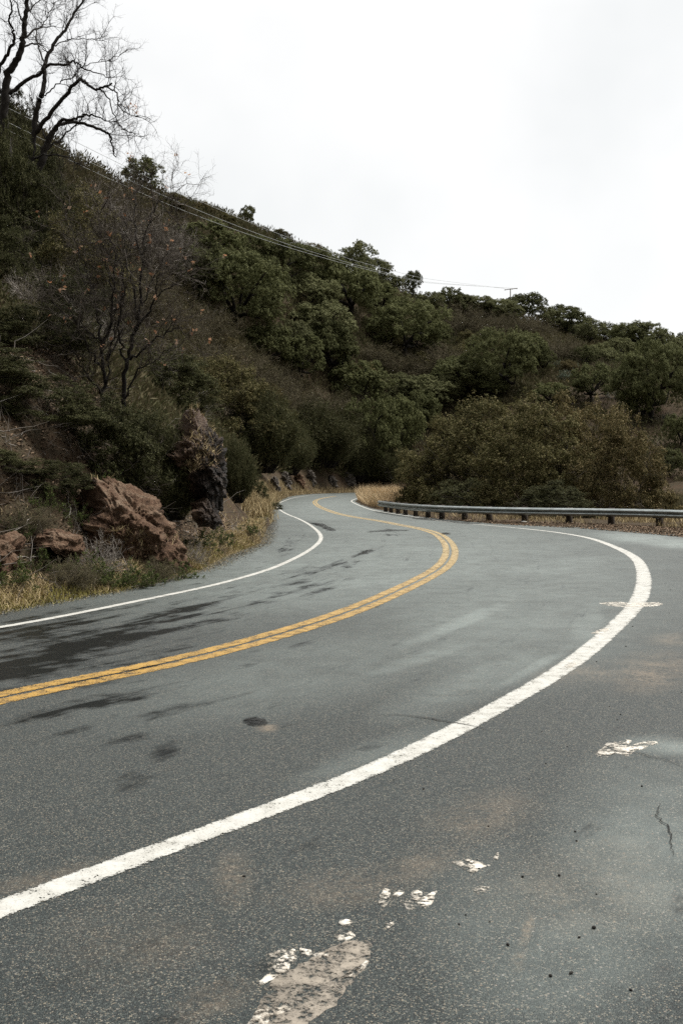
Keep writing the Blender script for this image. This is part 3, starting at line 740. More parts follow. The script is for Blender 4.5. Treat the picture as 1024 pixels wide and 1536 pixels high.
# ------------------------------------------------------------------ dark thickets of the near left bank
TG = 'dark thickets on the near left bank'
for u, v, w, h, pl, lab, Yd in [
 (40,300,150,150,DARK,'dark bush round the foot of the leaning bare tree',46),
 (20,190,90,140,DARK,'dark leafy bush climbing the trunk of the left bare tree',47),
 (130,340,150,130,OLIVE,'olive-brown bush below the leaning bare tree',44),
 (215,345,140,110,GREY,'grey leafless bush right below the wires',50),
 (150,290,110,80,GREY,'grey dead branches under the leaning bare tree',47),
 (228,428,80,80,BARE,'brown leafless bush left of the oak clump',46),
 (45,255,130,150,DARK,'olive leafy bush wrapped round both bare trunks on the skyline',None),
 (70,330,90,90,DARK,'dark round bush on the slope under the bare trunks',None),
 (60,520,190,150,DARK,'dark thicket below the patch of leaf litter',24),
 (200,430,150,110,BARE,'brown twiggy brush behind the bare sapling',36),
 (255,560,150,120,DARK,'dark bush right of the foot of the bare sapling',25),
 (-40,600,200,200,DARK,'dark thicket at the left edge above the road',19),
 (70,640,190,170,DARK,'black-green thicket above the low rock on the left',19.5),
 (170,640,170,150,DARK,'black-green thicket above the brown boulder',20.5),
 (235,670,150,120,BROOM,'broom-like bush between boulder and overhanging rock',21.5),
 (-20,740,170,120,DARK,'low dark bush at the left edge near the grass',17),
 (90,725,120,80,DARK,'low dark bush directly left of the brown boulder',18),
 (110,305,80,70,GREY,'grey twiggy bush left of the dead branches, near the trunks',None),
 (165,320,90,90,GREY,'grey dead brush between the two leafless bushes under the wires',None),
 (60,430,120,80,GREY,'grey bare brush at the top of the leaf litter slope',None),
 (120,480,130,90,GREY,'grey twigs in front of the dark bush left of the sapling',None),
 (255,350,90,70,GREY,'pale dead branches left of the oak clump, under the wires',None),
 (300,480,110,70,BARE,'brown leafless brush at the foot of the oak clump',None),
 (270,600,90,60,GREY,'grey bare twigs above the overhanging rock',None),
 (110,430,140,110,DARK,'dark bush right of the leaf litter slope',34),
 (10,360,100,90,DARK,'dark bush above the leaf litter slope at the left edge',40)]:
    plant('thicket', pl, u, v, w, h, lab, 'shrub', TG, Y=Yd, parts=('stems', 'foliage'))
for u, v, w, h, Yd, lab in [(128,846,56,40,None,'leafy weed at the left foot of the boulder'),(184,866,64,26,None,'low weed under the middle of the boulder'),(262,858,60,34,None,'weed under the right end of the boulder'),(150,722,50,26,None,'tuft of green on top of the boulder'),(278,612,50,26,21.9,'grassy tuft on top of the overhanging rock'),(262,690,50,60,21.2,'leafy weed on the brown side of the overhanging rock'),(112,770,44,34,None,'weed in the crack left of the boulder'),(238,838,30,26,None,'small weed growing against the boulder face'),(60,846,60,30,None,'weed under the hollow of the low rock'),(20,868,60,30,None,'weed at the left edge of the verge'),(330,800,36,30,None,'weed below the dark block'),(372,790,30,26,None,'weed in the straw grass by the bend'),(70,752,50,34,None,'green leafy weed left of the brown boulder'),(100,738,30,26,None,'small green weed touching the boulder'),(245,560,60,34,22,'grey-green sage weed by the bare sapling'),(150,860,60,34,None,'green weed in front of the brown boulder'),(210,868,70,34,None,'green weed at the right foot of the boulder'),(300,806,50,34,None,'green weed under the overhanging rock'),(28,800,40,26,None,'dull green weed beside the low rock')]:
    plant('weed', SAGE if v == 560 else WEED, u, v, w, h, lab, 'weed', 'green weeds on the bank', Y=Yd, parts=('stems', 'foliage'))
plant('roadside_shrub', DARK, 414, 765, 24, 26, 'small dark twiggy shrub leaning over the far left edge line', 'shrub', Y=62, parts=('stems', 'foliage'))

for u, v, w, h, pl, lab in [(150,822,90,64,GREY,'dry stalky bush growing in front of the boulder'),(106,858,80,40,BARE,'low brown dry bush between the low rock and the verge'),(228,852,70,40,BARE,'low brown dry bush against the right half of the boulder'),(290,822,50,40,GREY,'dry stalks between the boulder and the overhanging rock'),(36,776,90,40,BARE,'low brown brush on the bank above the low rocks')]:
    plant('dry_bush', pl, u, v, w, h, lab, 'shrub', 'dry bushes at the foot of the near bank', parts=('stems', 'foliage'))

# ------------------------------------------------------------------ big bushes behind the guardrail
BG = 'big bushes behind the guardrail'
for u, v, w, h, Yd, pl, lab in [
 (668,688,164,160,66,OLIVE,'leftmost big bush behind the guardrail, rounded and grey-green'),
 (740,672,200,190,62,OLIVE,'tall olive bush left of the middle of the guardrail'),
 (800,676,190,180,54,OLIVE,'dense dark bush close behind the middle of the guardrail'),
 (862,664,190,222,57,RUST,'tallest rusty bush behind the guardrail, ending in a ragged peak'),
 (930,682,170,176,50,RUST,'rusty brown bush to the right behind the guardrail'),
 (700,738,130,60,57,DARK,'low dark undergrowth bush behind the left half of the guardrail'),
 (830,742,150,54,47,DARK,'low dark undergrowth bush behind the right half of the guardrail'),
 (640,726,80,84,66,OLIVE,'small rounded bush next to the pale grass and rail end')]:
    plant('roadside_bush', pl, u, v, w * 1.05, h, lab, 'bush', BG, Y=Yd, parts=('stems', 'foliage'), deep=.8)

for i, (u, v, w, h, pl) in enumerate([(300,560,70,60,OLIVE),(335,520,60,50,RUST),(290,500,60,50,BARE),(420,620,60,50,OLIVE),(400,590,60,50,RUST),(455,640,60,50,OLIVE),(500,630,60,50,RUST),(360,580,60,50,OLIVE),(520,600,60,44,BARE),(545,560,60,44,RUST),
  (580,505,50,34,OLIVE),(700,510,44,34,OLIVE),(735,510,40,30,RUST),(690,530,44,30,OLIVE),(850,550,40,30,RUST),(630,540,40,30,OLIVE),(340,330,40,24,OLIVE),(300,310,40,24,RUST),(420,352,40,22,OLIVE),(470,372,40,22,RUST),(260,300,44,30,OLIVE),(260,480,60,50,RUST)]):
    plant('slope_shrub', pl, u, v, w, h, {id(OLIVE): 'small olive shrub, one of many scattered over the open slope between the oaks', id(RUST): 'small reddish-olive shrub, one of many scattered over the open slope', id(BARE): 'small leafless shrub, one of several scattered over the open slope'}[id(pl)], 'shrub', {id(OLIVE): 'olive shrubs scattered over the slope', id(RUST): 'reddish shrubs scattered over the slope', id(BARE): 'leafless shrubs scattered over the slope'}[id(pl)], parts=('stems', 'foliage'), pick=i % 2)

# ------------------------------------------------------------------ bare trees
def grow(limb, r0, rng, out, depth, dens, length, mean_dir):
    """side branches along a limb, each again with its own"""
    seg = np.linalg.norm(np.diff(limb, axis=0), axis=1); tot = seg.sum(); n = max(1, int(tot * dens))
    cum = np.concatenate([[0], np.cumsum(seg)])
    for s in rng.uniform(.18 * tot, tot, n):
        i = min(np.searchsorted(cum, s) - 1, len(seg) - 1); i = max(i, 0)
        p = limb[i] + (limb[i + 1] - limb[i]) * (s - cum[i]) / max(seg[i], 1e-6); d = unit((limb[i + 1] - limb[i])[None])[0]
        d = unit((d * .6 + rdir(1, rng)[0] * .8 + mean_dir)[None])[0]
        L = length * rng.uniform(.4, 1.2); k = 6; pts = [p]
        for j in range(k):
            d = unit((d + rng.normal(size=3) * .25 + np.array([0, 0, .05]))[None])[0]; pts.append(pts[-1] + d * L / k)
        pts = np.array(pts); rr = r0 * rng.uniform(.6, 1.0)
        out.append((pts, np.linspace(rr, rr * .3, k + 1)))
        if depth: grow(pts, rr * .55, rng, out, depth - 1, dens * 1.7, length * .5, mean_dir * .6)
def px_limb(pts, Y, dy, rng, rad):
    q = np.array([P(u, v, Y + dy * i / max(len(pts) - 1, 1)) for i, (u, v) in enumerate(pts)])
    rad = (rad[0] * .85, rad[1] * .85); q = catmull(q, 5); q[1:] += rng.normal(size=(len(q) - 1, 3)) * .03
    return q, np.linspace(rad[0], rad[1], len(q))
def bare_tree(label, Y, trunk, limbs, seed, bark, twigmat, side_len, dens, twig_r, depth=2, mean=(0, 0, .25)):
    rng = np.random.default_rng(seed)
    x0 = P(*trunk[0][0][0], Y); base = np.array([x0[0], x0[1], ground_at(x0[0], x0[1])])
    root = empty('bare_tree', base); tag(root, label, 'tree', 'leafless trees on the left bank')
    inv = lambda a: (a[0] - base, a[1])
    tw = []
    def put(new, po):
        if not new: return
        tw.extend(new); V, Fs = join([tube(p, r, 4) for p, r in new]); link('twigs', mesh_np('twigs', V - base, Fs, twigmat), po)
    for j, (pts, rad) in enumerate(trunk):
        q, rr = px_limb(pts, Y, 0, rng, rad)
        if j == 0 and q[0, 2] > base[2] - .3: q = np.vstack([[base + np.array([0, 0, -.4])], q]); rr = np.concatenate([[rad[0] * 1.15], rr])
        po = link('trunk', mesh_np('trunk', *inv(tube(q, rr, 9)), bark, smooth=True), root)
        new = []; grow(q, twig_r * 1.6, rng, new, depth, dens * .6, side_len, np.array(mean)); put(new, po)
    for pts, rad, dy in limbs:
        q, rr = px_limb(pts, Y, dy, rng, rad)
        po = link('limb', mesh_np('limb', *inv(tube(q, rr, 7)), bark, smooth=True), root)
        new = []; grow(q, twig_r * 1.3, rng, new, depth, dens, side_len, np.array(mean)); put(new, po)
    return root, tw, base
M['twig_black'] = bark_mat('black_bark', (.006, .005, .004), (.022, .018, .014))
t1, tw1, b1 = bare_tree('leaning bare tree with crooked limbs spread against the sky', 48,
 [([(48,300),(51,274),(63,244),(71,213),(79,198)], (.25, .16)), ([(46,300),(47,250),(50,205),(57,160),(61,146)], (.2, .12))],
 [([(79,198),(95,186),(120,184),(150,194),(164,202),(168,218),(173,236)], (.12, .035), 2.0),
  ([(79,198),(93,181),(115,178),(130,172),(150,176),(172,188)], (.11, .02), -1.5),
  ([(68,226),(90,211),(105,195),(130,172)], (.07, .03), 1.0),
  ([(52,200),(73,176),(95,148),(112,127),(123,119),(132,127),(144,133),(158,130),(170,125)], (.13, .05), -2.0),
  ([(158,130),(174,138),(178,155),(192,170),(214,176)], (.05, .015), -2.5), ([(150,132),(165,150),(172,175),(190,196),(215,208)], (.045, .012), -1.8),
  ([(61,146),(68,120),(67,97),(80,68),(98,45),(112,20),(126,0),(135,-20)], (.14, .04), 2.5),
  ([(68,97),(60,75),(55,50),(70,30),(82,5)], (.05, .02), 3.2),
  ([(15,142),(35,124),(60,110),(72,98),(100,98),(109,91),(122,100),(140,108),(166,116)], (.12, .02), .8),
  ([(61,146),(75,138),(92,122),(110,116),(125,100),(160,90),(190,78)], (.045, .012), 1.5),
  ([(80,68),(100,62),(125,58),(160,62)], (.035, .012), 2.0), ([(52,238),(75,232),(100,236),(118,246)], (.06, .02), -3.0), ([(70,215),(62,190),(52,165),(45,140)], (.06, .02), 1.0)],
 201, M['bark'], M['twig_dark'], 1.5, 3.1, .016, mean=(-.05, 0, .4))
t2, tw2, b2 = bare_tree('upright bare tree cut by the left edge of the photo', 51,
 [([(20,290),(12,240),(8,190),(8,150),(11,115),(22,95),(32,75),(36,55),(38,30),(42,0),(46,-30)], (.3, .1))],
 [([(-6,120),(4,92),(14,76),(22,60),(20,45),(13,30),(18,16),(16,-10)], (.12, .04), -1.5), ([(33,72),(45,66),(62,67),(72,80)], (.07, .02), 1.5),
  ([(38,56),(52,45),(65,41),(82,40)], (.07, .02), 2.0), ([(38,40),(30,22),(26,5),(10,-10)], (.06, .02), -2.0), ([(42,18),(52,8),(70,-5)], (.05, .02), 1.0), ([(8,150),(-10,120),(-25,100)], (.1, .04), 0)],
 202, M['bark'], M['twig_dark'], 1.6, 2.8, .016, mean=(0, 0, .4))
t3, tw3, b3 = bare_tree('dark many-stemmed bare sapling with a few orange leaves', 23.5,
 [([(155,610),(155,587),(155,528),(166,484),(170,440),(172,410),(178,370)], (.06, .012)), ([(186,610),(190,551),(196,519),(202,498),(211,469),(208,434),(214,390),(220,346),(234,311),(243,290)], (.065, .006))],
 [([(196,540),(217,525),(234,510),(252,498),(275,490)], (.035, .012), -.8), ([(190,551),(182,520),(178,480),(186,430),(192,380),(188,330)], (.035, .008), -.4), ([(160,575),(165,530),(180,470),(192,420)], (.03, .008), .4), ([(186,600),(206,560),(236,540),(262,520)], (.03, .008), -.6), ([(150,590),(130,560),(112,530),(92,510)], (.028, .008), -.7), ([(170,440),(160,400),(150,350),(152,310)], (.022, .006), .3), ([(211,469),(228,420),(250,380),(268,360)], (.022, .006), -.6),
  ([(153,522),(150,490),(141,457),(138,434),(126,393)], (.04, .012), .5), ([(214,390),(203,338),(202,300),(210,280)], (.03, .01), .8),
  ([(155,513),(126,492),(97,470),(79,452),(60,430)], (.03, .01), -.5), ([(205,480),(202,440),(192,400),(186,350)], (.035, .01), .3), ([(200,500),(222,470),(232,440),(240,405)], (.04, .01), -1.0),
  ([(156,560),(140,530),(118,500),(105,450)], (.03, .01), -1.2), ([(172,470),(185,440),(180,400),(160,350)], (.03, .01), .7), ([(230,445),(255,430),(280,425)], (.02, .008), -1.0), ([(160,540),(178,500),(185,470)], (.03, .012), .8), ([(128,400),(115,370),(110,340),(90,310)], (.015, .006), .5), ([(238,300),(255,320),(262,300),(280,310)], (.012, .005), -.3)],
 203, M['twig_black'], M['twig_mix'], 1.15, 5.5, .010, mean=(0, -.05, .2))
rr = np.random.default_rng(5); tips = np.array([p[rr.integers(2, len(p))] for p, _ in tw3])
pk = tips[rr.choice(len(tips), 90)]; pk = np.repeat(pk, 2, 0) + rr.normal(size=(180, 3)) * .035
V, Fs = leaves(pk - b3, rdir(180, rr), .105, rr, .6, .2); link('leaves', mesh_np('leaves', V, Fs, M['orange']), t3)
tips = np.array([p[-1] for p, _ in tw1]); pk = tips[(tips[:, 0] / tips[:, 1] * F + 512 > 195)][:14]
if len(pk):
    pk = np.repeat(pk, 4, 0) + rr.normal(size=(len(pk) * 4, 3)) * .1
    V, Fs = leaves(pk - b1, rdir(len(pk), rr), .11, rr, .6, .2); link('leaves', mesh_np('leaves', V, Fs, M['orange']), t1)

# ------------------------------------------------------------------ rocks
def rock_mat(name, a, b, c_, rough, scale=1.2, spec=.3, brown=False):
    t = NT(name); v = t.objc()
    mp = t.n('Mapping'); t.t.links.new(v, mp.inputs['Vector']); mp.inputs['Scale'].default_value = (1, 1, 2.6); mp.inputs['Rotation'].default_value = (.5, .35, 0)
    n = t.noise(scale, 6, .68, mp.outputs[0], .6); n2 = t.noise(scale * 6, 6, .75, v); n3 = t.noise(scale * 22, 4, .7, v)
    c = t.ramp(n, [(.3, a), (.5, b), (.68, c_)]); c = t.mix(t.ramp(n2, [(.3, .75), (.5, 0.0)]), c, tuple(x * .25 for x in a))
    c = t.mix(t.ramp(n3, [(.32, .7), (.5, 0.0), (.62, 0.0), (.8, .5)]), c, t.mix(t.ramp(n3, [(.45, 0.0), (.55, 1.0)]), tuple(x * .2 for x in a), (.2, .17, .12)))
    if brown:
        sp = t.n('SeparateXYZ'); t.t.links.new(v, sp.inputs[0])
        k = t.math('ADD', t.math('MULTIPLY', sp.outputs[0], 1.6), t.math('ADD', t.math('MULTIPLY', n, 1.2), t.math('MULTIPLY', sp.outputs[2], -.25)))
        c = t.mix(t.ramp(k, [(.35, 1.0), (.75, 0.0)]), c, t.ramp(n2, [(.3, (.035, .022, .014)), (.5, (.12, .075, .048)), (.7, (.22, .16, .11))]))
    return t.bsdf(c, rough, spec, t.bump(t.math('ADD', n, t.math('MULTIPLY', t.math('ADD', n2, n3), .5)), 1.0, .16))
M['rock_brown'] = rock_mat('brown_rock', (.085, .05, .033), (.2, .122, .078), (.34, .25, .175), .85, 1.6, .12)
M['rock_dark'] = rock_mat('wet_dark_rock', (.007, .006, .005), (.03, .02, .014), (.14, .1, .075), .45, 1.6, .22, True)
M['rock_grey'] = rock_mat('grey_rock', (.07, .06, .05), (.14, .12, .1), (.24, .21, .18), .7)
ROCKS = []
def rock(label, pts_px, Y, depth, mat, seed, cat='rock', rough=.12, cuts=18, cr=(.8, .97), bulge=1.0, tilt=0.0):
    """solid rock: an outline given its own distance and depth, rounded in front and cut into ledges"""
    pl = np.array(pts_px, float); cen = pl.mean(0); n = 72
    # resample outline by angle about the centre
    cl_, _ = resample(np.vstack([pl, pl[:1]]), 2.0)
    ang = np.arctan2(cl_[:, 1] - cen[1], cl_[:, 0] - cen[0]); rad = np.hypot(*(cl_ - cen).T); o = np.argsort(ang)
    th = np.linspace(-math.pi, math.pi, n, endpoint=False); ro = np.interp(th, ang[o], rad[o], period=2 * math.pi)
    rings = 130; V = []
    base = P(cen[0], cen[1], Y)
    th = np.linspace(-math.pi, math.pi, 260, endpoint=False); ro = np.interp(th, ang[o], rad[o], period=2 * math.pi); n = 260
    for k in range(rings + 1):
        phi = math.pi * k / rings; s_, c_ = math.sin(phi), math.cos(phi); q = s_ ** .6 if s_ > 0 else 0
        u = cen[0] + np.cos(th) * ro * q; v = cen[1] + np.sin(th) * ro * q
        V.append(np.column_stack([(u - 512) / F * Y, Y - c_ * depth * bulge + tilt * (cen[1] - v) / F * Y, H + (HZ - v) / F * Y]))
    V = np.vstack(V); r = np.random.default_rng(seed + 50); rel = V - base; ext = np.abs(rel).max(0)
    for dcut in rdir(cuts, r):                                          # broken faces: shave along random planes
        h_ = rel @ dcut; c0 = h_.max() * r.uniform(*cr); over = np.clip(h_ - c0, 0, None); rel = rel - dcut * (over * .92)[:, None]
    d = unit(rel); x_, y_, z_ = rel.T
    st = (z_ * 1.0 + x_ * .55 + y_ * .3) * 3.2 + fbm(x_ * 1.5 + seed, z_ * 1.5 + y_, 3) * .9
    ledge = np.abs((st % 1) - .35)
    rel = rel + d * (rough * (fbm(x_ * 2.2 + seed + y_ * 1.7, z_ * 2.6 + y_ * 1.1, 6) * .9 - ledge * .25 + .4 * fbm(x_ * 7 + y_ * 6 + z_ * 3, z_ * 11 - y_ * 5 - x_ * 4, 5) - .5 * np.clip(.12 - np.abs(vnoise(x_ * 2.6 + z_ * 2.2 + y_, z_ * 1.2 - x_ * 1.9 + 40)), 0, 1) * 5))[:, None]
    V = base + rel
    i = np.arange(rings)[:, None] * n; j = np.arange(n)[None]; j2 = (j + 1) % n
    Fq = np.stack([i + j, i + j2, i + n + j2, i + n + j], -1).reshape(-1, 4)
    if cat == 'boulder': ROCKS.append(V)
    o = link('rock' if cat == 'rock' else 'boulder', mesh_np('rock', V - base, [Fq], mat, smooth=False), None, base)
    return tag(o, label, cat)
yb = G(200, 880)[1]
rock('large rounded brown boulder bulging out of the bank above the grass', [(142,726),(158,714),(178,722),(198,734),(222,745),(240,764),(250,790),(264,812),(278,838),(284,856),(240,868),(190,862),(150,850),(128,830),(112,800),(120,765)], yb + 2.15, 1.3, M['rock_brown'], 1, 'boulder', .17)
rock('low brown rock with a dark hollow, left of the boulder', [(48,800),(75,790),(100,796),(118,806),(122,822),(114,838),(106,830),(98,818),(84,818),(66,826),(50,818)], 16.2, .6, M['rock_brown'], 2, 'rock', .1)
rock('brown rock at the left edge of the bank', [(-30,806),(10,796),(24,806),(22,850),(0,862),(-30,860)], 15.3, .7, M['rock_brown'], 3, 'rock', .12)
rock('tall dark wet rock overhanging the grass at the bend', [(252,618),(282,606),(304,612),(318,640),(330,668),(336,705),(338,740),(338,775),(330,792),(318,786),(306,770),(292,742),(276,712),(256,680),(244,650)], 21.7, 1.1, M['rock_dark'], 4, 'boulder', .2, 34, (.76, .97))
rock('dark block at the foot of the overhanging rock', [(288,756),(306,750),(322,762),(332,786),(322,796),(300,790),(288,778)], 21.0, .7, M['rock_dark'], 6, 'rock', .15)
for (u, v, w, h, lab) in [(428,722,14,26,'pale rock slab nearest in the far cutting'),(446,720,16,22,'brown rock face in the far cutting'),(466,716,12,20,'grey rock slab in the middle of the far cutting'),(521,718,20,22,'grey rock outcrop at the right end of the far cutting'),(497,722,14,16,'small brown rock beside the grey outcrop of the far cutting'),(412,728,12,20,'thin pale slab behind the small roadside shrub')]:
    b = hit(u, v + h * .3)
    rock(lab, [(u - w * .6, v + h * .6), (u - w * .45, v - h * .1), (u - w * .1, v - h * .55), (u + w * .3, v - h * .4), (u + w * .5, v), (u + w * .7, v + h * .6)], b[1] + .2, .8, M['rock_grey'] if u != 446 else M['rock_brown'], u, 'rock', .3)
for i, (u, v, w, h, Y) in enumerate([(245,866,12,8,None),(271,850,9,7,None),(381,831,9,5,None),(262,832,14,10,None),(309,846,8,6,None)]):
    b = hit(u, v); 
    rock(['flat grey stone at the right foot of the boulder', 'small grey stone in the verge under the boulder', 'dark stone at the edge of the asphalt on the left verge', 'grey stone wedged beside the boulder', 'small stone in the dry grass below the overhanging rock'][i], [(u - w, v + h), (u - w * .7, v - h * .5), (u, v - h), (u + w * .8, v - h * .4), (u + w, v + h)], b[1], .12, M['rock_grey'] if i != 2 else M['rock_dark'], 40 + i, 'rock', .03)

rr = np.random.default_rng(8); C = []
for V in ROCKS:
    q = V[rr.choice(len(V), 5200)]; q = q[(q[:, 1] < V[:, 1].mean() + .5)]
    q = q[fbm(q[:, 0] * 1.7, q[:, 2] * 1.7, 3) + (q[:, 2] - V[:, 2].mean()) * .25 > .18]; C.append(q)
C = np.vstack(C) + rdir(sum(len(c) for c in C), rr) * .02
tag(link('rock_litter', mesh_np('rock_litter', *leaves(C, unit(rdir(len(C), rr) + np.array([0, -.5, .6])), .06, rr, .45, .1), M['litter'])), 'dead leaves and needles caught on the big rocks', 'leaf litter', kind='stuff')
q = C[rr.choice(len(C), 1500)]
tag(link('rock_grass', mesh_np('rock_grass', *blades(q, .16, .006, .6, rr), M['dry_grass'])), 'wisps of dry grass rooted in the cracks of the big rocks', 'grass', kind='stuff')
for u, v, w, h, Y, lab in [(266,738,56,86,20.7,'dark drooping brush in front of the overhanging rock'), (292,668,46,50,20.6,'thin brush over the brown face of the overhanging rock')]:
    plant('bank_shrub', BROOM, u, v, w, h, lab, 'shrub', BK, parts=('stems', 'foliage'), Y=Y)

# ------------------------------------------------------------------ guardrail
t = NT('galvanised_steel'); pos = t.pos(); n = t.noise(6, 5, .7, pos); n2 = t.noise(1.2, 3, .6, pos)
M['steel'] = t.bsdf(t.mix(t.ramp(n, [(.45, 0.0), (.75, .7)]), t.ramp(n2, [(.3, (.26, .29, .28)), (.7, (.42, .45, .44))]), (.12, .11, .1)), .42, .5, None, .75)
M['post'] = bark_mat('old_timber_post', (.02, .016, .013), (.07, .055, .042), 14)
rail_px = [(568,767.3),(590,771.2),(618,775),(650,778.4),(680,780.5),(735,783.6),(790,785.6),(841,787),(884,788.2),(927,789.4),(982,791.6),(1060,796),(1160,803),(1300,816)]
rp = catmull([G(u, v)[:2] for u, v in rail_px], 10); rp, rs = resample(rp, .25)
for _ in range(8): rp[1:-1] = .25 * rp[:-2] + .5 * rp[1:-1] + .25 * rp[2:]
rt = unit(np.gradient(rp, axis=0)); rn = np.stack([rt[:, 1], -rt[:, 0]], 1)          # towards the road
if (rn[len(rn) // 2] @ (-rp[len(rp) // 2])) < 0: rn = -rn
ztop = np.interp(rs, [0, 8, rs[-1]], [.63, .62, .74])
root = empty('guardrail', (rp[0][0], rp[0][1], 0)); tag(root, 'long weathered steel guardrail on dark timber posts, curving along the outside of the bend', 'guardrail')
b0 = np.array([rp[0][0], rp[0][1], 0])
prof = [(0.0, 0.0), (.012, -.025), (.075, -.055), (.08, -.085), (.075, -.11), (.0, -.145), (.0, -.165), (.075, -.2), (.08, -.225), (.075, -.255), (.012, -.285), (0, -.31)]
prof2 = [(a - .006, b) for a, b in prof[::-1]]
ring = prof + prof2; ring = [(a * 1.35, b_) for a, b_ in ring]; k = len(ring)
V = np.stack([np.column_stack([rp + rn * a, ztop + b]) for a, b in ring], 1).reshape(-1, 3)
i = np.arange(len(rp) - 1)[:, None] * k; q = np.arange(k)[None]; q2 = (q + 1) % k
Fq = np.stack([i + q, i + q2, i + k + q2, i + k + q], -1).reshape(-1, 4)
link('beam', mesh_np('beam', V - b0, [Fq, np.arange(k)[None], (np.arange(k)[::-1] + (len(rp) - 1) * k)[None]], M['steel'], smooth=True), root)
def boxmesh(c, ax, ay, az, hx, hy, hz, ch=.012):
    cs = [(-1, -1), (1, -1), (1, 1), (-1, 1)]; V = []
    for z, s in ((-hz, 1), (hz - ch, 1), (hz, (hx - ch) / hx)):
        for a, b in cs: V.append(c + ax * a * hx * s + ay * b * hy * s + az * z)
    V = np.array(V); Fq = [[j, (j + 1) % 4, 4 + (j + 1) % 4, 4 + j] for j in range(4)] + [[4 + j, 4 + (j + 1) % 4, 8 + (j + 1) % 4, 8 + j] for j in range(4)] + [[8, 9, 10, 11], [3, 2, 1, 0]]
    return V, [np.array(Fq)]
zax = np.array([0, 0, 1.0])
for s in np.arange(.4, rs[-1] - .2, 1.905):
    j = int(np.argmin(np.abs(rs - s))); T3 = np.array([*rt[j], 0]); N3 = np.array([*rn[j], 0]); p3 = np.array([*rp[j], 0])
    lean = zax + T3 * R.normal() * .02
    V, Fs = boxmesh(p3 - N3 * .31 + zax * (ztop[j] / 2 - .15), T3, N3, lean, .1, .1, ztop[j] / 2 + .17)
    po = link('post', mesh_np('post', V - b0, Fs, M['post']), root)
    V, Fs = boxmesh(p3 - N3 * .108 + zax * (ztop[j] - .17), T3, N3, zax, .09, .1, .17)
    link('block', mesh_np('block', V - b0, Fs, M['post']), po)
    V, Fs = tube([p3 - N3 * .01 + zax * (ztop[j] - .155), p3 + N3 * .022 + zax * (ztop[j] - .155)], .022, 8)
    link('bolt', mesh_np('bolt', V - b0, Fs, M['steel']), po)
# flared end of the beam
e = rp[0]; pts = [np.array([*(e - rt[0] * d - rn[0] * (d * .22 + .0)), ztop[0] - .155]) for d in (0, .2, .4, .55)]
V = []
for p3, w_ in zip(pts, (.155, .16, .17, .12)):
    for a in (-.008, .012):
        V += [p3 + np.array([*rn[0], 0]) * a + zax * w_, p3 + np.array([*rn[0], 0]) * a - zax * w_]
V = np.array(V).reshape(4, 4, 3)[:, [0, 1, 3, 2]].reshape(-1, 3); Fq = [[i * 4 + q, i * 4 + (q + 1) % 4, i * 4 + 4 + (q + 1) % 4, i * 4 + 4 + q] for i in range(3) for q in range(4)] + [[12, 13, 14, 15]]
link('end_plate', mesh_np('end_plate', V - b0, [np.array(Fq)], M['steel']), root)

# ------------------------------------------------------------------ utility pole and wires
M['pole'] = bark_mat('pole_timber', (.1, .085, .07), (.2, .18, .15), 3)
M['wire'] = NT('wire_metal').bsdf((.3, .31, .3), .5, .4)
YP = 282.0
pt = P(765, 433, YP); bz = ground_at(pt[0], YP)
pb = np.array([pt[0], YP, bz]); root = empty('utility_pole', pb); tag(root, 'wooden utility pole with a crossarm on the ridge, half hidden behind an oak', 'utility pole')
link('pole', mesh_np('pole', *(lambda a: (a[0] - pb, a[1]))(tube([pb + [0, 0, -.5], pb * [1, 1, 0] + [0, 0, (bz + pt[2]) / 2], pt], [.17, .15, .13], 8)), M['pole']), root)
link('crossarm', mesh_np('crossarm', *(lambda a: (a[0] - pb, a[1]))(tube([pt + [-1.7, 0, -.35], pt + [1.9, -.6, -.0]], [.1, .1], 4)), M['pole']), root)
ends = [pt + np.array([x, -.2, .02 + z]) for x, z in ((-1.6, -.25), (.5, .0), (1.75, .1))]
for e in ends: link('insulator', mesh_np('insulator', *(lambda a: (a[0] - pb, a[1]))(tube([e - [0, 0, .3], e - [0, 0, .1], e], [.09, .12, .07], 6)), M['pole']), root)
for e, (u1, v1), mids, lab in zip(ends, ((0,160),(0,187),(0,200)), (((100,206),(250,281),(400,345),(520,388),(630,417)), ((100,228),(250,297),(400,357),(520,394),(630,422.5)), ((100,240),(250,308),(400,362),(520,397),(630,424))),
    ('topmost of the three wires running down along the ridge', 'middle one of the three wires below the ridge', 'lowest of the three wires below the ridge')):
    Ys = np.interp([100, 250, 400, 520, 630], [0, 765], [86, YP])
    # straight in plan from the pole to a point left of the frame
    A_ = P(-160, v1 - 75, 60.0); cu = []
    mu = np.array([m[0] for m in mids]); mv = np.array([m[1] for m in mids]); uu = np.concatenate([[-160, -30], mu, [765]]); 
    vv = np.concatenate([[mv[0] - 130, mv[0] - 66], mv, [HZ - (e[2] - H) / e[1] * F]])
    pts = []
    for s in np.linspace(0, 1, 160):
        X = A_[0] + (e[0] - A_[0]) * s; Y = A_[1] + (e[1] - A_[1]) * s; u = X / Y * F + 512
        pts.append([X, Y, H + (HZ - np.interp(u, uu, vv)) / F * Y])
    pts = np.array(pts)
    for _ in range(60): pts[1:-1, 2] = .25 * pts[:-2, 2] + .5 * pts[1:-1, 2] + .25 * pts[2:, 2]
    o = link('power_line', mesh_np('power_line', *tube(pts, np.interp(pts[:, 1], [60, 120, 282], [.013, .022, .024]), 5), M['wire'])); tag(o, lab, 'wire', 'power lines above the hillside')

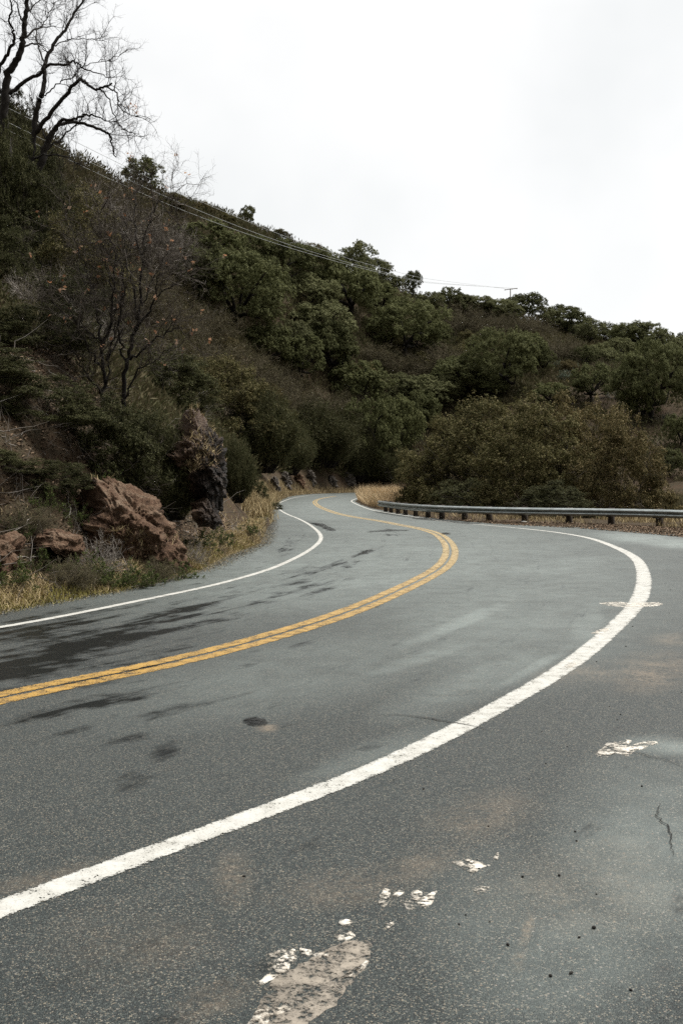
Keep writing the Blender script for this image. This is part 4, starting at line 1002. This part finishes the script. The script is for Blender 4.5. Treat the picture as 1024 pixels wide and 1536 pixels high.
# ------------------------------------------------------------------ grasses, low scrub and litter
def scatter_px(n, poly, rng):
    """random spots on the ground whose sight lines fill a photo outline"""
    pl = np.array(poly, float); lo, hi = pl.min(0), pl.max(0); out = []
    while len(out) < n:
        q = rng.uniform(lo, hi, (n * 3, 2)); out += list(q[inside(q[:, 0], q[:, 1], pl)])
    return np.array(out[:n])
def on_ground(xy): return np.column_stack([xy, terrain(xy[:, 0], xy[:, 1])])
def near_line(n, d0, d1, y0, y1, rng):
    """spots between d0 and d1 metres up the bank from its foot"""
    a = R.uniform; out = []
    bl, s = resample(base_line[(base_line[:, 1] > 2)], .25)
    bl = bl[(bl[:, 1] > y0) & (bl[:, 1] < y1)]
    k = rng.integers(len(bl), size=n * 2); t = unit(np.gradient(bl, axis=0)); nn = np.stack([-t[:, 1], t[:, 0]], 1)
    q = bl[k] + nn[k] * rng.uniform(d0, d1, (n * 2, 1)) + rng.normal(size=(n * 2, 2)) * .12
    return q[:n]
g = np.random.default_rng(77)
def tufty(q, s=.8, th=-.1):
    return q[fbm(q[:, 0] / s, q[:, 1] / s, 3) + g.normal(size=len(q)) * .25 > th]
q = np.vstack([tufty(near_line(44000, -.15, .75, 9, 36, g), .8, -.35), tufty(near_line(12000, .4, 2.2, 9, 60, g), .9, .35)])
q = tufty(q, .7, -.5)
V1 = blades(on_ground(q), .15, .006, .75, g)
q = near_line(26000, -.1, 1.8, 40, 170, g); V2 = blades(on_ground(q), .5, .016, .35, g)
o = link('dry_grass', mesh_np('dry_grass', *join([V1, V2]), M['dry_grass'])); tag(o, 'dry straw-coloured grass along the foot of the bank', 'grass', kind='stuff')
q = np.vstack([near_line(20000, -.3, .3, 9, 34, g), near_line(9000, -.3, .6, 26, 75, g)]); q = tufty(q, 1.4, -.25)
o = link('green_grass', mesh_np('green_grass', *blades(on_ground(q), .11, .005, .5, g), M['green_grass'])); tag(o, 'short yellow-green grass at the edge of the asphalt', 'grass', kind='stuff')
# pale grass on the inside of the far bend and behind the rail end
q = scatter_px(30000, [(541,743),(560,741),(600,742),(612,752),(600,760),(575,764),(556,760),(543,755),(536,750)], g); xy = np.array([G(u, v)[:2] for u, v in q])
o = link('pale_grass', mesh_np('pale_grass', *blades(on_ground(xy), 1.0 + .45 * fbm(xy[:, 0] / 1.5, xy[:, 1] / 4, 2), .012, .3, g), M['pale_grass'])); tag(o, 'tall pale dry grass inside the far bend', 'grass', kind='stuff')
q = scatter_px(9000, [(700,782),(800,786),(900,789),(1024,795),(1080,800),(1080,772),(900,768),(640,768),(580,764),(572,767),(640,776)], g); xy = np.array([G(u, v)[:2] for u, v in q]); xy = tufty(xy, 1.2, .0)
o = link('verge_grass', mesh_np('verge_grass', *blades(on_ground(xy), .28, .011, .4, g), M['dry_grass'])); tag(o, 'thin dry grass under and behind the guardrail', 'grass', kind='stuff')
q = scatter_px(9000, [(910,772),(1080,776),(1080,760),(1000,752),(930,758),(880,764)], g); xy = np.array([G(u, v)[:2] for u, v in q]); xy = tufty(xy, 1.5, -.2)
o = link('tall_weeds', mesh_np('tall_weeds', *blades(on_ground(xy), 1.1, .014, .22, g), M['scrub'])); tag(o, 'tall olive weeds behind the right end of the guardrail', 'grass', kind='stuff')
# low chaparral all over the slope
n = 30000
uu = g.uniform(-80, 1110, n); yy = np.exp(g.uniform(math.log(24), math.log(320), n)); d4 = np.interp(uu, CU, CD[:, 4]); m_ = np.arange(n) < 14000; yy[m_] = (d4 * g.uniform(.66, 1.02, n))[m_]; X = (uu - 512) / F * yy
hz = terrain(X, yy); dd = seg_dist(X, yy, base_line); ok = (hz > 1.2) & (dd > 2.5); X, yy, hz = X[ok], yy[ok], hz[ok]; dd = dd[ok]
n = len(X); rad = g.uniform(.5, 1.35, n) * np.clip(yy / 110, .5, 1.3); per = 36
k = np.repeat(np.arange(n), per); d = rdir(len(k), g); d[:, 2] = np.abs(d[:, 2])
B = np.column_stack([X, yy, hz])[k] + d * (rad[k] * g.uniform(.35, 1.05, len(k)))[:, None] * np.array([1, 1, 1.15])
D = unit(d + rdir(len(k), g) * .55 + np.array([0, 0, .45])); L = (rad[k] * g.uniform(.25, .6, len(k)))[:, None]
x = unit(np.cross(D, rdir(len(k), g))) * (rad[k] * .06)[:, None]; tip = B + D * L; mid = (B + tip) / 2
V = np.stack([B, mid + x, tip, mid - x], 1).reshape(-1, 3); Fq = np.arange(4 * len(k)).reshape(-1, 4); kind = (fbm(X / 25, yy / 25, 3) + g.normal(size=n) * .35 > .1)[k]
me = mesh_np('chaparral', V, [Fq], M['scrub']); me.materials.append(M['broom']); me.polygons.foreach_set('material_index', kind.astype(np.int32))
tag(link('chaparral', me), 'low olive and brown scrub covering the hillside between the trees', 'scrub', kind='stuff')
q = near_line(22000, -.25, .25, 8, 45, g); q = q[g.uniform(size=len(q)) < .8]
C = np.column_stack([q, np.maximum(terrain(q[:, 0], q[:, 1]), 0) + .008])
o = link('gravel_fringe', mesh_np('gravel_fringe', *leaves(C, unit(rdir(len(C), g) * .6 + zax), .024, g, .8, .35), M['grit'])); tag(o, 'crumbled grit along the broken left edge of the asphalt', 'gravel', kind='stuff')
# litter and stalks on the near bank
q = near_line(30000, .3, 6.5, 8, 30, g); C = on_ground(q); C[:, 2] += g.uniform(0, .05, len(C))
o = link('leaf_litter', mesh_np('leaf_litter', *leaves(C, unit(rdir(len(C), g) * .6 + zax), .075, g, .5, .15), M['litter'])); tag(o, 'dead brown leaves lying on the near bank', 'leaf litter', kind='stuff')
q = scatter_px(7000, [(-20,395),(30,390),(75,430),(70,480),(20,500),(-20,495)], g); hp = np.array([hit(u, v) for u, v in q[:1200]]); C = np.repeat(hp, 5, 0) + g.normal(size=(6000, 3)) * .25; C[:, 2] = terrain(C[:, 0], C[:, 1]) + g.uniform(0, .12, len(C))
q = near_line(900, .2, 3.5, 9, 30, g); A = on_ground(q); s1, _, _ = sticks(A, unit(rdir(len(A), g) * .8 + zax * .8), g.uniform(.15, .7, len(A)), .006, g, .3, 3)
s2, _, _ = sticks(on_ground(near_line(500, .5, 6, 9, 30, g)) + zax * .08, rdir(500, g) * np.array([1, 1, .25]), g.uniform(.4, 1.4, 500), .012, g, .25, 4)
o = link('dead_stalks', mesh_np('dead_stalks', *join([s1, s2]), M['twig_grey'])); tag(o, 'thin dead stalks and fallen twigs on the near bank', 'dead twigs', kind='stuff')
o = link('slope_litter', mesh_np('slope_litter', *leaves(C, unit(rdir(len(C), g) * .7 + zax), .16, g, .5, .15), M['litter'])); tag(o, 'orange-brown dead leaves on the slope at the left edge', 'leaf litter', kind='stuff')
q = scatter_px(5000, [(560,766),(640,777),(740,786.5),(860,792.5),(980,802),(1060,810),(1060,797),(927,789),(740,783),(600,771)], g); C = np.array([G(u, v) for u, v in q]); C = on_ground(C[:, :2]); C[:, 2] = np.maximum(C[:, 2], 0) + .01
o = link('roadside_debris', mesh_np('roadside_debris', *leaves(C, unit(rdir(len(C), g) * .5 + zax), .07, g, .6, .25), M['litter'])); tag(o, 'dead leaves and grit along the foot of the guardrail', 'debris', kind='stuff')

# ------------------------------------------------------------------ worn patches, cracks and stones on the asphalt
def patch(name, label, polys, mat, z=.004, jag=.012, seed=1):
    r = np.random.default_rng(seed); Vs, Fs, off = [], [], 0
    for pl in polys:
        w_ = np.array([G(u, v)[:2] for u, v in pl]); w_ = catmull(np.vstack([w_, w_[:1]]), 6)[:-1]
        cl_, _ = resample(np.vstack([w_, w_[:1]]), .02); cl_ = cl_[:-1]; c_ = cl_.mean(0)
        dd_ = unit(cl_ - c_); jn = fbm(cl_[:, 0] * 22, cl_[:, 1] * 22, 3) * jag + r.normal(size=len(cl_)) * jag * .25
        cl_ = cl_ + dd_ * jn[:, None]; m_ = len(cl_)
        top = np.column_stack([c_ + (cl_ - c_) * .985, np.full(m_, z)]); bot = np.column_stack([cl_, np.full(m_, .0005)])
        j = np.arange(m_); j2 = (j + 1) % m_
        Vs.append(np.vstack([top, bot, [[*c_, z]]])); Fs += [np.stack([j + off, j2 + off, np.full(m_, 2 * m_ + off)], 1), np.stack([m_ + j, m_ + j2, j2, j], 1) + off]; off += 2 * m_ + 1
    tris = np.concatenate([f for f in Fs if f.shape[1] == 3]); qs = np.concatenate([f for f in Fs if f.shape[1] == 4])
    o = link(name, mesh_np(name, np.concatenate(Vs), [tris, qs], mat)); return tag(o, label, 'paint remnant', kind='structure')
def worn(name, a, b, cut):
    t = NT(name); pos = t.pos(); f_ = t.noise(48, 4, .75, pos); m_ = t.noise(11, 4, .65, pos)
    k_ = t.math('ADD', t.math('MULTIPLY', f_, .6), t.math('MULTIPLY', m_, .6))
    al = t.math('MULTIPLY', t.math('SUBTRACT', cut, k_), 9.0, True)
    c = t.mix(t.ramp(m_, [(.35, 0.0), (.65, 1.0)]), a, b); c = t.mix(t.ramp(f_, [(.3, .6), (.45, 0.0)]), c, tuple(x * .3 for x in b))
    return t.bsdf(c, .75, .25, t.bump(f_, .6, .006), 0, al)
M['white_worn'] = worn('white_worn_patch', (.72, .68, .6), (.5, .43, .34), .645)
M['tan_worn'] = worn('tan_worn_patch', (.27, .235, .19), (.16, .14, .115), .68)
WP = [(690,[[ (402,1432),(420,1424),(440,1424),(446,1436),(438,1452),(420,1462),(404,1454)],[(386,1474),(404,1462),(414,1466),(404,1474),(388,1480)],[(450,1424),(466,1428),(458,1434)],[(470,1432),(492,1430),(484,1438)]]),
 (1,[[(508,1382),(524,1380),(536,1386),(526,1390),(512,1390)],[(503,1402),(516,1396),(528,1402),(518,1410),(506,1408)],[(576,1386),(590,1384),(588,1392),(578,1394)]]),
 (2,[[(568,1358),(574,1336),(582,1334),(584,1346),(576,1362)],[(590,1344),(604,1334),(600,1346)],[(598,1352),(612,1348),(620,1338),(634,1340),(626,1352),(646,1340),(660,1336),(648,1346),(646,1360),(620,1366),(606,1362)]]),
 (3,[[(680,1294),(698,1290),(716,1294),(732,1298),(720,1302),(706,1310),(696,1302)],[(738,1288),(746,1280),(748,1292)],[(712,1336),(724,1330),(732,1334),(720,1342)]]),
 (4,[[(892,1132),(906,1118),(924,1113),(946,1111),(940,1122),(954,1116),(974,1112),(986,1115),(968,1121),(950,1128),(940,1134),(922,1130),(906,1138)]]),
 (7,[[(898,905),(925,903),(945,905),(985,904),(990,908),(950,911),(915,909)],[(886,950),(905,943),(914,945),(900,951)],[(845,1000),(860,993),(864,997),(852,1003)]]),
 (5,[[(370,1540),(384,1522),(404,1510),(430,1506),(452,1500),(440,1512),(410,1528),(392,1545)],[(520,1462),(540,1450),(552,1440),(550,1450),(530,1464),(500,1474)]])]
for i, (k, pl) in enumerate(WP):
    patch('paint_patch', ['white paint blot beside the peeled tan patch', 'small white paint crumbs above the peeled tan patch', 'broken white paint ring in front of the pull-out', 'pale paint flakes nearest the dusty strip', 'cracked white paint patch at the right edge of the road', 'paint smeared across the white line at the outside of the bend', 'pale worn rim along the peeled tan patch'][i], pl, M['white_worn'], .006 if i >= 5 else .005, .012, i)
patch('peeled_patch', 'peeled tan patch in the asphalt at the bottom of the photo', [[(372,1545),(392,1500),(400,1478),(420,1462),(452,1446),(476,1434),(506,1418),(530,1412),(552,1414),(558,1432),(548,1452),(528,1474),(512,1498),(486,1520),(462,1536),(430,1550)]], M['tan_worn'], .003, .012, 9)
M['tar_worn'] = worn('tar_worn_patch', (.012, .012, .011), (.02, .02, .018), .64)
M['crack'] = NT('crack_tar').bsdf((.012, .012, .011), .8, .2)
for i, (lab, pl) in enumerate([('black pothole with a crumbled edge in the near lane', [(360,1084),(372,1079),(386,1077),(399,1080),(403,1085),(392,1090),(374,1089)]),
  ('short black tar seam on the inner lane of the far bend', [(471,785),(483,785),(492,789.5),(504,795),(497,796.5),(484,791.5),(474,788)]),
  ('black tar spot beside the yellow lines at the bend', [(661,799.3),(672,800),(674,801.6),(664,801.6)]),
  ('thin dark tar seam across the inner lane', [(556,796.6),(580,795.4),(610,795),(607,796.6),(580,797.2),(560,798)]),
  ('dark puddle stain on the shoulder below the guardrail', [(618,776.4),(640,777.5),(690,783),(722,785.6),(700,786),(655,781.5),(622,778.6)])]):
    patch('tar_patch', lab, [pl], M['tar_worn'], .004, .02 if i == 0 else .05, 20 + i)
for lab, px in [('fine crack running across the white edge line', [(565,1074),(600,1073),(640,1078),(668,1083),(700,1088),(735,1096)]), ('crack through the white patch at the right edge', [(880,1128),(920,1128),(950,1130),(975,1136),(1000,1142),(1030,1152)]), ('short crack in the pale pull-out', [(990,1206),(985,1222),(992,1234),(1001,1240),(1006,1252),(1004,1270),(1010,1284)])]:
    p, s_ = resample(catmull([G(u, v)[:2] for u, v in px], 6), .03); p = p + g.normal(size=p.shape) * .006
    V, Fq, _ = ribbon(p, s_, np.interp(np.linspace(0, 1, len(p)), [0, .5, 1], [.003, .016, .004] if 'across' in lab else [.002, .008, .002]), 0, .0075)
    tag(link('crack', mesh_np('crack', V, [Fq], M['crack'])), lab, 'crack', kind='structure')
def stone_mesh(seed, n=1):
    r = np.random.default_rng(seed); V, Fq = [], []
    for a in range(7):
        ph = math.pi * a / 6
        for b in range(9):
            th = b * 2 * math.pi / 9; V.append([math.sin(ph) * math.cos(th), math.sin(ph) * math.sin(th) * .8, math.cos(ph) * .7])
    V = np.array(V); V *= (1 + .25 * vnoise(V[:, 0] * 2 + seed * 3.1, V[:, 1] * 2 + V[:, 2] * 2))[:, None]
    Fq = [[a * 9 + b, (a + 1) * 9 + b, (a + 1) * 9 + (b + 1) % 9, a * 9 + (b + 1) % 9] for a in range(6) for b in range(9)]
    return mesh_np('pebble', V, [np.array(Fq)], M['stone_dark'], smooth=True)
M['stone_dark'] = NT('dark_stone').bsdf((.02, .018, .016), .85, .15)
ST = [stone_mesh(k) for k in range(3)]
for i, (u, v, d) in enumerate([(635,1184,.02),(818,1146,.016),(783,1316,.02),(838,1314,.025),(862,1248,.018),(864,1262,.016),(890,1393,.028),(868,1407,.018),(761,1418,.02),(856,1461,.025),(825,1465,.022),(894,1342,.014),(962,1180,.022),(732,1240,.016),(793,1170,.014),(366,1315,.02),(1021,1039,.022),(930,1072,.02),(948,940,.025),(938,970,.025),(894,993,.02),(734,1383,.014),(698,1373,.014),(688,1387,.016),(812,1098,.012),(913,1060,.014),(1005,885,.025),(1003,920,.02),(74,1343,.016),(945,1486,.016),(925,1080,.014),(850,1120,.012),(715,1290,.012),(590,1170,.012),(640,1150,.012)]):
    o = link('pebble', ST[i % 3], None, G(u, v) + [0, 0, d * .2]); q_ = R.uniform(.7, 1.2, 3) * d * .38; o.scale = (q_[0], q_[1], q_[2] * .7); o.rotation_euler = (0, 0, R.uniform(0, 6))
    tag(o, 'small dark pebble lying loose on the asphalt near the white edge line', 'pebble', 'dark pebbles scattered on the asphalt')
o = link('litter_scrap', ST[0].copy(), None, G(786, 785.4) + [0, 0, .06]); o.data.materials[0] = M['white_paint'] ; o.scale = (.14, .08, .07); tag(o, 'small white scrap of litter lying below the guardrail', 'litter')
